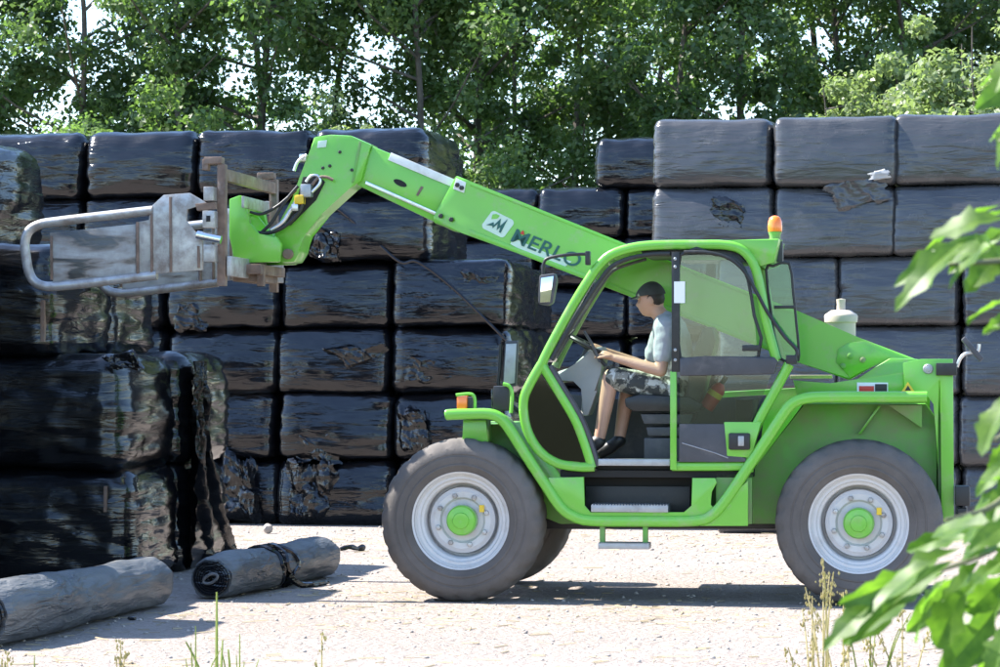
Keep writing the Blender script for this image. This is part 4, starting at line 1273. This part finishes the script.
pbox('door_handle', 'black', 742, 345, 760, 351, C0 - 0.035, C0 + 0.0, 0.006, door)
prism('lower_door_pane', 'glassd', [(680, 376), (771, 375), (766, 388), (750, 424), (680, 424)], C0 + 0.012, C0 + 0.018, 0, door)
prism('door_panel', 'dark', [(679, 424), (726, 424), (728, 452), (746, 458), (746, 462), (679, 462)], C0 - 0.012, C0 + 0.02, 0.006, door)
tube3('door_crease', 'alu', [P(682, 443, C0 - 0.014), P(715, 453, C0 - 0.014), P(728, 458, C0 - 0.014)], 0.004, door, 0, 6)
lp = prism('latch_plate', 'green', [(724, 422), (762, 422), (755, 440), (752, 458), (727, 456)], C0 - 0.014, C0 + 0.03, 0.006, door)
pbox('latch', 'black', 728.5, 433, 750, 450, C0 - 0.05, C0 - 0.014, 0.015, door)
pbox('latch_button', 'alu', 738, 436, 744, 446, C0 - 0.058, C0 - 0.05, 0.004, door)
tube3('door_rod', 'black', [P(684, 252, C0 - 0.03), P(708, 252.5, C0 - 0.03), P(728, 258, C0 - 0.03), P(744, 271, C0 - 0.03), P(757, 293, C0 - 0.03), P(768, 313, C0 - 0.03), P(784, 336, C0 - 0.03), P(797, 351, C0 - 0.03), P(793, 362, C0 - 0.03)], 0.013, door)
pbox('rod_joint', 'black', 786, 355, 797, 364, C0 - 0.05, C0 + 0.03, 0.008, door)
# opened rear window, green tinted
rq = [(766, 270), (773, 266), (789, 263), (793, 290), (796.5, 325), (799, 355), (795, 361), (779, 358), (772, 320)]
rw = prism('rear_window', 'glassg', rq, 0.20, 0.206, 0)
band('window_frame', 'black', rq, 2.6, 0.19, 0.216, 0.004, rw, 2, True)
pbox('window_catch', 'black', 774, 305.5, 795, 308.5, 0.17, 0.21, 0.004, rw)
# outside mirror
mi = prism('side_mirror', 'dark', [(539, 275), (555, 273), (557, 280), (553, 303), (548, 306), (538, 304)], -0.05, 0.05, 0.018)
prism('mirror_glass', 'mirror', [(541, 278), (553.5, 276), (550, 302), (540, 302.5)], -0.058, -0.0505, 0.001, mi)
tube3('mirror_arm', 'black', [P(588, 254, 0.05), P(566, 255, 0.0), P(549, 258, 0.0), P(544, 263, 0.0), P(543, 276, 0.0)], 0.012, mi)
pbox('mirror_bracket', 'black', 585, 251, 590, 265, 0.03, 0.10, 0.008, mi)
# rotating beacon
bp = P(775, 240, 0.40)
bc = part('beacon', 'orange', lambda b: add_lathe(b, [(0.06, 0.050), (0.09, 0.053), (0.13, 0.050), (0.16, 0.040), (0.172, 0.022), (0.176, 0.001)], 24, 'Z', tuple(bp)))
part('beacon_base', 'greend', lambda b: add_lathe(b, [(-0.16, 0.020), (-0.03, 0.020), (-0.02, 0.05), (0.0, 0.055), (0.0, 0.04), (0.03, 0.040), (0.058, 0.050)], 20, 'Z', tuple(bp)), bc)
pbox('beacon_bracket', 'dark', 768, 241, 783, 262, 0.36, 0.46, 0.015, bc)

# interior -----------------------------------------------------------------
part('cab_floor', 'matblack', lambda b: add_prism(b, PX([(590, 462), (750, 462), (750, 470), (594, 470)], C0), 0.15, CF0, 0.003))
pbox('floor_sill', 'alu', 598, 459, 670, 466, C0 + 0.0, 0.15, 0.006)
part('rear_bulkhead', 'matblack', lambda b: add_prism(b, PX([(735, 400), (752, 400), (748, 462), (735, 462)], C0), 0.15, CF0, 0.003))
seat = part('seat', 'black', lambda b: add_prism(b, PX([(624, 398), (640, 394), (690, 397), (702, 404), (700, 412), (634, 412), (625, 407)], 0.30), 0.30, 0.78, 0.03))
part('seat_back', 'black', lambda b: add_prism(b, PX([(684, 402), (700, 404), (716, 340), (712, 326), (702, 328), (692, 356)], 0.30), 0.32, 0.76, 0.025), seat)
part('seat_base', 'dark', lambda b: (add_prism(b, PX([(640, 414), (694, 414), (690, 424), (644, 424)], 0.34), 0.34, 0.72, 0.01), add_prism(b, PX([(646, 427), (690, 427), (690, 436), (648, 436)], 0.36), 0.36, 0.7, 0.01), add_prism(b, PX([(644, 438), (692, 438), (694, 462), (644, 462)], 0.36), 0.36, 0.7, 0.01)), seat)
part('console', 'console', lambda b: add_prism(b, PX([(556, 372), (577, 366), (588, 350), (602, 346), (606, 356), (598, 372), (597, 392), (588, 416), (580, 416), (584, 388), (574, 378), (558, 384)], 0.40), 0.40, 0.70, 0.02))
sw = P(590, 346, 0.52)
axis = (P(602, 334, 0.52) - P(586, 366, 0.52)).normalized()
uu = Vector((0, 1, 0)); vv = axis.cross(uu)
def wheel_ring(b):
    add_tube(b, [sw + (uu * math.cos(t) + vv * math.sin(t)) * 0.185 for t in [2 * math.pi * k / 32 for k in range(32)]], 0.015, 8, True)
    for t in (0.4, 2.5, 4.6):
        add_tube(b, [sw - axis * 0.03, sw + (uu * math.cos(t) + vv * math.sin(t)) * 0.18], 0.012, 6)
    add_tube(b, [sw - axis * 0.02, sw - axis * 0.22], 0.03, 10)
part('steering_wheel', 'black', wheel_ring)
lv = tube3('control_lever', 'dark', [P(600, 362, 0.32), P(592, 344, 0.32), P(584, 331, 0.32)], 0.011, T, 0, 8)
tube3('control_lever', 'black', [P(606, 366, 0.36), P(598, 357, 0.36), P(594, 350, 0.36)], 0.014, T, 0, 8)
for (xx, yy) in ((597, 357),):
    v = P(xx, yy, 0.34)
fb = P(706, 408, 0.5); ft = P(724, 380, 0.5)
fd = (ft - fb).normalized()
fe = part('fire_extinguisher', 'red', lambda b: add_tube(b, [fb, fb + fd * 0.16, fb + fd * 0.19, fb + fd * 0.21], [0.055, 0.055, 0.04, 0.02], 16))
part('extinguisher_band', 'yellow', lambda b: add_tube(b, [fb + fd * 0.10, fb + fd * 0.14], [0.057, 0.057], 16), fe)
tube3('extinguisher_head', 'dark', [fb + fd * 0.20, fb + fd * 0.27], 0.018, fe, 0, 8)

# ------------------------------------------------------------------ driver
def skin_mesh(verts, edges, radii, root=0, sub=2):
    """limb chain: tapered tubes with round joints, later fused into one surface"""
    bm = bmesh.new()
    verts = [Vector(v) for v in verts]
    rr = [sum(r) / 2 if isinstance(r, tuple) else r for r in radii]
    for v, r in zip(verts, rr):
        bmesh.ops.create_icosphere(bm, subdivisions=2, radius=r, matrix=Matrix.Translation(v))
    for i, j in edges:
        n = 5
        add_tube(bm, [verts[i].lerp(verts[j], k / n) for k in range(n + 1)], [rr[i] + (rr[j] - rr[i]) * k / n for k in range(n + 1)], 14)
    bmesh.ops.recalc_face_normals(bm, faces=bm.faces)
    me = bpy.data.meshes.new('tmp'); bm.to_mesh(me); bm.free()
    return me

def merge_voxel(meshes, voxel, smooth=4):
    bm = bmesh.new()
    for m in meshes: bm.from_mesh(m)
    me = bpy.data.meshes.new('tmp'); bm.to_mesh(me); bm.free()
    ob = bpy.data.objects.new('tmp', me); COL.objects.link(ob)
    r = ob.modifiers.new('r', 'REMESH'); r.mode = 'VOXEL'; r.voxel_size = voxel
    s = ob.modifiers.new('k', 'SMOOTH'); s.iterations = smooth; s.factor = 0.5
    bpy.context.view_layer.update()
    res = bpy.data.meshes.new_from_object(ob.evaluated_get(bpy.context.evaluated_depsgraph_get()))
    bpy.data.objects.remove(ob)
    finish(res, True, 80)
    return res

YC = 0.53
J = dict(
    pel=P(676, 389, YC), sp1=P(676, 366, YC), sp2=P(673, 342, YC), chest=P(669, 330, YC), nb=P(663, 319, YC), nt=P(655, 308, YC),
    hl=P(672, 391, YC - 0.10), kl=P(611, 377, YC - 0.13), al=P(599, 441, YC - 0.12), tl=P(583, 452, YC - 0.13),
    hr=P(672, 391, YC + 0.10), kr=P(629, 383, YC + 0.12), ar=P(619, 441, YC + 0.10), tr=P(603, 452, YC + 0.11),
    sl=P(666, 327, YC - 0.19), el=P(661, 371, YC - 0.23), wl=P(615, 358, YC - 0.19),
    sr=P(666, 327, YC + 0.19), er=P(648, 368, YC + 0.24), wr=P(604, 351, YC + 0.14))
names = list(J)
idx = {n: i for i, n in enumerate(names)}
V = [J[n] for n in names]
E = [(idx[a], idx[b]) for a, b in (('pel', 'sp1'), ('sp1', 'sp2'), ('sp2', 'chest'), ('chest', 'nb'), ('nb', 'nt'), ('pel', 'hl'), ('hl', 'kl'), ('kl', 'al'), ('al', 'tl'), ('pel', 'hr'), ('hr', 'kr'), ('kr', 'ar'), ('ar', 'tr'), ('chest', 'sl'), ('sl', 'el'), ('el', 'wl'), ('chest', 'sr'), ('sr', 'er'), ('er', 'wr'))]
rad = dict(pel=0.12, sp1=0.115, sp2=0.12, chest=0.11, nb=0.062, nt=0.058, hl=0.085, kl=0.062, al=0.04, tl=0.036, hr=0.085, kr=0.062, ar=0.04, tr=0.036, sl=0.058, el=0.044, wl=0.029, sr=0.058, er=0.044, wr=0.029)
def fill(a, b, t, r):
    """extra joint on a limb so calf and forearm swell and taper"""
    global E
    i = len(V); V.append(J[a].lerp(J[b], t)); names.append(f'{a}{b}'); rad[f'{a}{b}'] = r
    E.remove((idx[a], idx[b])); E += [(idx[a], i), (i, idx[b])]
fill('kl', 'al', 0.35, 0.058); fill('kr', 'ar', 0.35, 0.058); fill('el', 'wl', 0.3, 0.043); fill('er', 'wr', 0.3, 0.043); fill('hl', 'kl', 0.5, 0.076); fill('hr', 'kr', 0.5, 0.076)
body = skin_mesh(V, E, [rad[n] for n in names], idx['pel'])
def hand(wr, dirv, up, side, curl=0.9):
    """palm, four unequal bent fingers and a side thumb"""
    ms = []
    fw = dirv.normalized(); up = (up - fw * up.dot(fw)).normalized(); lat = fw.cross(up) * side
    pv = [wr, wr + fw * 0.045, wr + fw * 0.085]
    ms.append(skin_mesh(pv, [(0, 1), (1, 2)], [(0.027, 0.022), (0.04, 0.020), (0.042, 0.018)], 0))
    for k, L in enumerate((0.068, 0.078, 0.072, 0.056)):
        o = wr + fw * 0.082 + lat * (0.030 - 0.020 * k)
        p = [o - fw * 0.03, o]
        d = fw.copy(); ang = 0.0
        for s in range(3):
            ang += curl * (0.55 if s == 0 else 0.8)
            d = fw * math.cos(ang) - up * math.sin(ang)
            p.append(p[-1] + d * L * (0.45, 0.32, 0.25)[s])
        ms.append(skin_mesh(p, [(i, i + 1) for i in range(4)], [0.010, 0.0100, 0.0092, 0.0086, 0.0075], 0, 1))
    o = wr + fw * 0.035 + lat * 0.03
    p = [o, o + lat * 0.025 + fw * 0.025 - up * 0.008, o + lat * 0.028 + fw * 0.055 - up * 0.022, o + lat * 0.018 + fw * 0.075 - up * 0.034]
    ms.append(skin_mesh(p, [(0, 1), (1, 2), (2, 3)], [0.014, 0.0125, 0.011, 0.0085], 0, 1))
    return ms
parts_ = [body]
UPV = Vector((0, 0, 1))
parts_ += hand(J['wl'], P(600, 353, YC - 0.17) - J['wl'], UPV, -1, 0.55)
parts_ += hand(J['wr'], P(590, 346, YC + 0.10) - J['wr'], UPV, 1, 0.75)
# head: a sculpted ellipsoid in the machine's frame, facing -X
hc = P(650.5, 300, YC)
bm = bmesh.new()
bmesh.ops.create_uvsphere(bm, u_segments=40, v_segments=32, radius=1)
FWD = Vector((-0.985, 0.05, -0.10)).normalized(); HL = Vector((0, 1, 0)); HU = (Vector((0, 0, 1)) - FWD * FWD.z).normalized(); HL = HU.cross(FWD)
def g3(x, c, s): return math.exp(-((x - c) / s) ** 2)
for v in bm.verts:
    f, l, u = v.co.x, v.co.y, v.co.z
    x, y, z = f * 0.098, l * 0.076, u * 0.122
    if f > 0:
        z_ = z
        x = min(x, 0.090 - 0.012 * g3(z, 0.0, 0.02) + 0.0) if abs(y) < 0.05 else x
        x += 0.030 * g3(y, 0, 0.014) * (g3(z, -0.022, 0.020)) + 0.010 * g3(y, 0, 0.012) * g3(z, 0.008, 0.02)
        x -= 0.014 * (g3(y, 0.032, 0.015) + g3(y, -0.032, 0.015)) * g3(z, 0.004, 0.013)
        x += 0.009 * g3(z, 0.026, 0.010) * g3(y, 0, 0.05)
        x += 0.010 * g3(y, 0, 0.022) * g3(z, -0.062, 0.009) + 0.007 * g3(y, 0, 0.02) * g3(z, -0.078, 0.008)
        x += 0.016 * g3(y, 0, 0.03) * g3(z, -0.105, 0.018)
    y *= 1 - 0.22 * max(0, -z / 0.12) ** 1.3
    v.co = hc + FWD * x + HL * y + HU * z
hm = bpy.data.meshes.new('tmp'); bm.to_mesh(hm); bm.free()
parts_.append(hm)
for s in (-1, 1):   # ears
    bm = bmesh.new(); bmesh.ops.create_uvsphere(bm, u_segments=14, v_segments=10, radius=1)
    for v in bm.verts:
        v.co = hc + FWD * (v.co.x * 0.020 - 0.012) + HL * (s * 0.078 + v.co.y * 0.011) + HU * (v.co.z * 0.033 - 0.010)
    m_ = bpy.data.meshes.new('tmp'); bm.to_mesh(m_); bm.free(); parts_.append(m_)
pm = merge_voxel(parts_, 0.0065, 3)
person = link('person', pm, None, 'skin')
person.matrix_world = TF.M
tag(person, 'seated driver in dark cap, pale t-shirt and patterned shorts, gripping the controls', 'person')
def garment(name, mat, vs, es, rs, root=0, cut=None):
    me = skin_mesh(vs, es, rs, root)
    me2 = merge_voxel([me], 0.011, 2)
    bm = bmesh.new(); bm.from_mesh(me2)
    for v in bm.verts:   # soft folds
        n = noise.noise(v.co * 9 + Vector((3, 1, 2))) * 0.010 + noise.noise(v.co * 22) * 0.005
        v.co += v.normal * n
    if cut:
        for co, no in cut:
            bmesh.ops.bisect_plane(bm, geom=bm.verts[:] + bm.edges[:] + bm.faces[:], plane_co=co, plane_no=no, clear_outer=True)
    me3 = bpy.data.meshes.new(name); bm.to_mesh(me3); bm.free(); finish(me3, True, 80)
    return link(name, me3, person, mat)
k = 0.52
garment('shirt', 'shirt', [J['pel'], J['sp1'], J['sp2'], J['chest'], J['nb'].lerp(J['chest'], 0.25), J['sl'], J['sl'].lerp(J['el'], 0.66), J['sr'], J['sr'].lerp(J['er'], 0.66)],
        [(0, 1), (1, 2), (2, 3), (3, 4), (3, 5), (5, 6), (3, 7), (7, 8)], [0.135, 0.132, 0.135, 0.128, 0.085, 0.082, 0.072, 0.082, 0.072])
garment('shorts', 'shorts', [J['pel'] + Vector((0, 0, 0.03)), J['hl'], J['hl'].lerp(J['kl'], 0.5), J['hl'].lerp(J['kl'], 0.93), J['hr'], J['hr'].lerp(J['kr'], 0.5), J['hr'].lerp(J['kr'], 0.90)],
        [(0, 1), (1, 2), (2, 3), (0, 4), (4, 5), (5, 6)], [0.14, 0.105, 0.098, 0.084, 0.105, 0.098, 0.084])
for a, t in (('al', 'tl'), ('ar', 'tr')):
    d = (J[t] - J[a])
    garment('shoe', 'black', [J[a] - Vector((0, 0, 0.0)), J[a].lerp(J[t], 0.55), J[t] + d * 0.18], [(0, 1), (1, 2)], [0.052, 0.05, 0.042])
# cap and hair
bm = bmesh.new()
bmesh.ops.create_uvsphere(bm, u_segments=36, v_segments=20, radius=1)
bmesh.ops.delete(bm, geom=[v for v in bm.verts if v.co.z < 0.10], context='VERTS')
for v in bm.verts:
    f, l, u = v.co
    v.co = hc + FWD * (f * 0.110 - 0.004) + HL * (l * 0.089) + HU * (0.016 + u * 0.118 * (1 - 0.12 * f) - 0.02 * f * 0)
bmesh.ops.solidify(bm, geom=bm.faces[:], thickness=0.004)
cap = bobj('cap', bm, 'cap', person, True, 60)
bm = bmesh.new()
rows = []
for j in range(5):
    r = 0.098 + 0.075 * j / 4
    row = []
    for i in range(13):
        a = (i / 12 - 0.5) * 1.9
        x = math.cos(a) * (0.104 if j == 0 else 0.104 + 0.070 * j / 4 * math.cos(a * 0.75)); y = math.sin(a) * 0.088
        row.append(bm.verts.new(hc + FWD * x + HL * y + HU * (0.036 - 0.05 * (y / 0.088) ** 2 * 0.4 - 0.010 * j / 4)))
    rows.append(row)
for A, Bq in zip(rows, rows[1:]):
    for i in range(12): bm.faces.new((A[i], A[i + 1], Bq[i + 1], Bq[i]))
bmesh.ops.solidify(bm, geom=bm.faces[:], thickness=0.006)
bobj('cap_peak', bm, 'cap', cap, True, 60)
bm = bmesh.new()
bmesh.ops.create_uvsphere(bm, u_segments=30, v_segments=20, radius=1)
for v in bm.verts:
    f, l, u = v.co
    v.co = hc + FWD * (f * 0.082 - 0.024) + HL * (l * 0.0815) + HU * (u * 0.085 + 0.012) + Vector((1, 1, 1)) * 0.004 * noise.noise(v.co * 9)
bobj('hair', bm, 'hair', person)

# ------------------------------------------------------------------ foreground branch with broad leaves
def broad_leaf_mesh(name, seed, mat):
    rg = random.Random(seed)
    half = [(0.0, 0.0), (0.10, 0.10), (0.20, 0.24), (0.32, 0.20), (0.42, 0.36), (0.55, 0.30), (0.64, 0.33), (0.78, 0.17), (0.88, 0.16), (1.0, 0.0)]
    half = [(x, y * rg.uniform(0.85, 1.2)) for x, y in half]
    bm = bmesh.new()
    def bend(x, y):
        return Vector((x, y, 0.16 * abs(y) - 0.30 * x * x + 0.05 * math.sin(x * 9 + seed) * abs(y) * 3))
    mid = [bm.verts.new(bend(x, 0)) for x, y in half]
    for s in (1, -1):
        inn = [bm.verts.new(bend(x + 0.02, s * y * 0.55)) if 0 < y else mid[i] for i, (x, y) in enumerate(half)]
        outr = [bm.verts.new(bend(x + 0.04, s * y)) if 0 < y else mid[i] for i, (x, y) in enumerate(half)]
        for i in range(len(half) - 1):
            for A, Bq in ((mid, inn), (inn, outr)):
                f = []
                for v in (A[i], A[i + 1], Bq[i + 1], Bq[i]):
                    if v not in f: f.append(v)
                if len(f) >= 3: bm.faces.new(f)
    me = bpy.data.meshes.new(name); bm.to_mesh(me); bm.free(); finish(me, True, 60); me.materials.append(MT[mat])
    return me
leaf_me = [broad_leaf_mesh('leaf', 300 + i, 'leaf_n') for i in range(4)]
SD = 5.6
bush = empty('leafy_branch_shrub', (at(1090, 500, SD).x, SD, 0))
tag(bush, 'out-of-focus leafy shrub reaching in from right edge in the foreground', 'shrub')
def bpt(px, py, d=SD): return at(px, py, d) - bush.location
bm = bmesh.new()
stem = [Vector((0, 0, 0)), Vector((0.02, 0.03, 0.6)), bpt(1075, 520), bpt(1062, 380), bpt(1070, 240), bpt(1060, 90)]
add_tube(bm, catmull(stem, 5), [0.022 - 0.0006 * k for k in range(26)], 8)
bobj('stem', bm, 'twig', bush)
twigs = [[(1070, 500), (1020, 535), (970, 560), (925, 575)], [(1068, 540), (1010, 600), (970, 640), (950, 690)], [(1066, 300), (1020, 265), (985, 262), (950, 265)], [(1066, 390), (1030, 340), (1000, 325)], [(1066, 440), (1020, 430), (995, 440)], [(1066, 200), (1030, 160), (1000, 140)], [(1070, 480), (1020, 490), (985, 510), (945, 520)], [(1070, 120), (1030, 75), (1005, 60)]]
for tw in twigs:
    bm = bmesh.new()
    q = catmull([bpt(x, y, SD - 0.08 * i) for i, (x, y) in enumerate(tw)], 4)
    add_tube(bm, q, [0.009 - 0.006 * k / len(q) for k in range(len(q))], 6)
    bobj('twig', bm, 'twig', bush)
# base px, tip px, length scale, roll, depth
LV = [((1012, 118), (982, 168), 0.6), ((1006, 105), (1003, 150), 0.7),
      ((1000, 205), (902, 240), 0.9), ((985, 235), (890, 268), 0.0), ((968, 238), (885, 292), 0.5), ((1008, 228), (950, 262), -0.4), ((1010, 245), (968, 282), 0.2), ((1004, 262), (985, 225), 0.3), ((950, 262), (912, 282), -0.6),
      ((1012, 300), (960, 308), 0.4), ((1018, 308), (985, 330), -0.3),
      ((1012, 392), (972, 440), 0.8), ((1016, 400), (990, 425), 0.3),
      ((1015, 455), (968, 490), 0.4), ((1012, 470), (985, 525), -0.2), ((1012, 495), (962, 505), 0.2), ((1008, 440), (984, 470), 0.1),
      ((995, 525), (920, 520), 0.3), ((985, 528), (890, 548), -0.5), ((1000, 535), (945, 560), 0.7), ((1005, 520), (950, 535), 0.1),
      ((940, 560), (862, 592), 0.7), ((945, 572), (818, 640), -0.3), ((955, 560), (838, 625), 0.5), ((950, 575), (892, 632), 1.0), ((965, 572), (905, 640), -0.6), ((980, 560), (925, 620), 0.2), ((968, 585), (920, 660), 0.1), ((960, 548), (880, 575), 0.3),
      ((1005, 560), (952, 590), 0.2), ((1008, 572), (958, 625), -0.7), ((990, 585), (940, 612), 0.9), ((1010, 590), (965, 645), 0.4), ((995, 610), (945, 675), -0.4), ((985, 625), (925, 665), 0.6), ((1010, 620), (985, 680), 0.2), ((1006, 640), (955, 680), 0.9), ((1015, 550), (980, 575), -0.3), ((1012, 505), (990, 555), 0.5), ((1020, 600), (990, 640), 0.3),
      ((1006, 218), (925, 222), 0.3), ((990, 250), (925, 250), -0.3), ((1000, 240), (935, 275), 0.6), ((960, 250), (893, 275), -0.2), ((1012, 270), (975, 262), 0.1), ((1014, 215), (975, 205), 0.4),
      ((1020, 330), (988, 318), 0.2), ((1018, 415), (985, 405), -0.2), ((1020, 480), (978, 470), 0.5), ((1016, 520), (972, 540), 0.0), ((1014, 545), (960, 548), 0.4), ((1018, 580), (975, 600), -0.4), ((1018, 640), (975, 655), 0.3), ((1004, 655), (965, 690), -0.3), ((975, 600), (905, 615), 0.2), ((930, 565), (840, 612), -0.7), ((890, 592), (820, 632), 0.2), ((905, 585), (845, 640), -0.4), ((1000, 600), (935, 640), 0.3), ((1010, 660), (990, 700), 0.2),
      ((1016, 66), (975, 72), 0.2), ((1018, 80), (985, 100), -0.3), ((1016, 50), (990, 80), 0.4)]
lr = random.Random(5)
for i, (a, b, roll_) in enumerate(LV):
    d0 = SD - 0.15 + lr.uniform(-0.35, 0.30)
    A = bpt(*a, d0); Bp = bpt(*b, d0 + lr.uniform(-0.10, 0.10))
    ax = (Bp - A); L = ax.length * 0.94; ax.normalize()
    view = Vector((0.0, -0.75, 0.66)).normalized()
    n = (view - ax * view.dot(ax)).normalized()
    n = (Matrix.Rotation(roll_ * 0.8 + lr.uniform(-0.3, 0.3), 3, ax) @ n)
    sd_ = n.cross(ax)
    o = link('leaf', leaf_me[i % 4], bush)
    wd_ = lr.uniform(0.42, 0.72) * (0.62 if L > 0.17 else 1.0)
    o.matrix_local = Matrix(((ax.x * L, sd_.x * L * wd_, n.x * L, A.x), (ax.y * L, sd_.y * L * wd_, n.y * L, A.y), (ax.z * L, sd_.z * L * wd_, n.z * L, A.z), (0, 0, 0, 1)))

# ------------------------------------------------------------------ weeds in the verge before the yard
def weed(px, topy, d, n, spread, seed, mat, label, cat='weed', seedhead=False, wid=0.006):
    rg = random.Random(seed)
    base = at(px, 367, d); base.z = 0
    hmax = at(px, topy, d).z
    e = empty('grass_clump' if cat == 'grass' else 'dry_weed', (base.x, d, 0))
    tag(e, label, cat, 'weeds in the foreground verge')
    bm = bmesh.new()
    for i in range(n):
        h = hmax * (1 if i == 0 else rg.uniform(0.45, 0.97))
        dx, dy = rg.gauss(0, spread), rg.gauss(0, spread)
        x0, y0 = rg.gauss(0, spread * 0.35), rg.gauss(0, spread * 0.35)
        if i == 0: dx = dy = x0 = y0 = 0.0
        pts = [Vector((x0, y0, 0)), Vector((x0 + dx * 0.25, y0 + dy * 0.25, h * 0.45)), Vector((x0 + dx * 0.6, y0 + dy * 0.6, h * 0.8)), Vector((x0 + dx, y0 + dy, h))]
        q = catmull(pts, 3)
        add_tube(bm, q, [wid * (1 - 0.75 * k / len(q)) for k in range(len(q))], 4)
        if seedhead:
            for k in range(16):
                c = pts[3].lerp(pts[2], rg.random() * 0.9) + Vector((rg.gauss(0, 0.012), rg.gauss(0, 0.012), 0))
                s = rg.uniform(0.003, 0.008)
                vs = [bm.verts.new(c + Vector(p) * s) for p in ((1, 0, 0), (-0.5, 0.87, 0), (-0.5, -0.87, 0), (0, 0, 1.8), (0, 0, -1.2))]
                for f in ((0, 1, 3), (1, 2, 3), (2, 0, 3), (1, 0, 4), (2, 1, 4), (0, 2, 4)): bm.faces.new([vs[t] for t in f])
    bobj('stems', bm, mat, e, True, 60)
weed(217, 592, 12.5, 7, 0.10, 1, 'grass', 'tall green grass stalk before the tied roll', 'grass', False, 0.010)
weed(196, 626, 12.5, 6, 0.05, 2, 'grass', 'short grass tuft just left of the tall stalk', 'grass')
weed(240, 634, 12.8, 7, 0.07, 3, 'grass', 'short grass tuft just right of the tall stalk', 'grass')
weed(121, 640, 13.0, 4, 0.03, 4, 'straw', 'brown seeding weed before the large roll', 'weed', True)
weed(322, 634, 13.0, 4, 0.04, 5, 'straw', 'brown seeding weed right of the grass stalks', 'weed', True)
weed(8, 652, 13.0, 3, 0.03, 6, 'straw', 'brown weed tip at bottom left corner', 'weed', True)
weed(35, 655, 13.0, 4, 0.04, 7, 'grass', 'thin green grass blades near bottom left corner', 'grass')
weed(823, 560, 12.0, 9, 0.08, 8, 'straw', 'tall dry weed before the rear wheel', 'weed', True, 0.006)
weed(843, 592, 12.2, 8, 0.07, 9, 'straw', 'dry weed just right of the tallest one by the rear wheel', 'weed', True)
weed(870, 606, 12.4, 9, 0.12, 10, 'grass', 'pale grass under the foreground leaves', 'grass')
weed(812, 596, 12.2, 6, 0.06, 11, 'straw', 'dry weed just left of the tallest one by the rear wheel', 'weed', True)
weed(902, 610, 12.4, 8, 0.10, 12, 'straw', 'straw-coloured weed behind the lowest foreground leaves', 'weed', True)
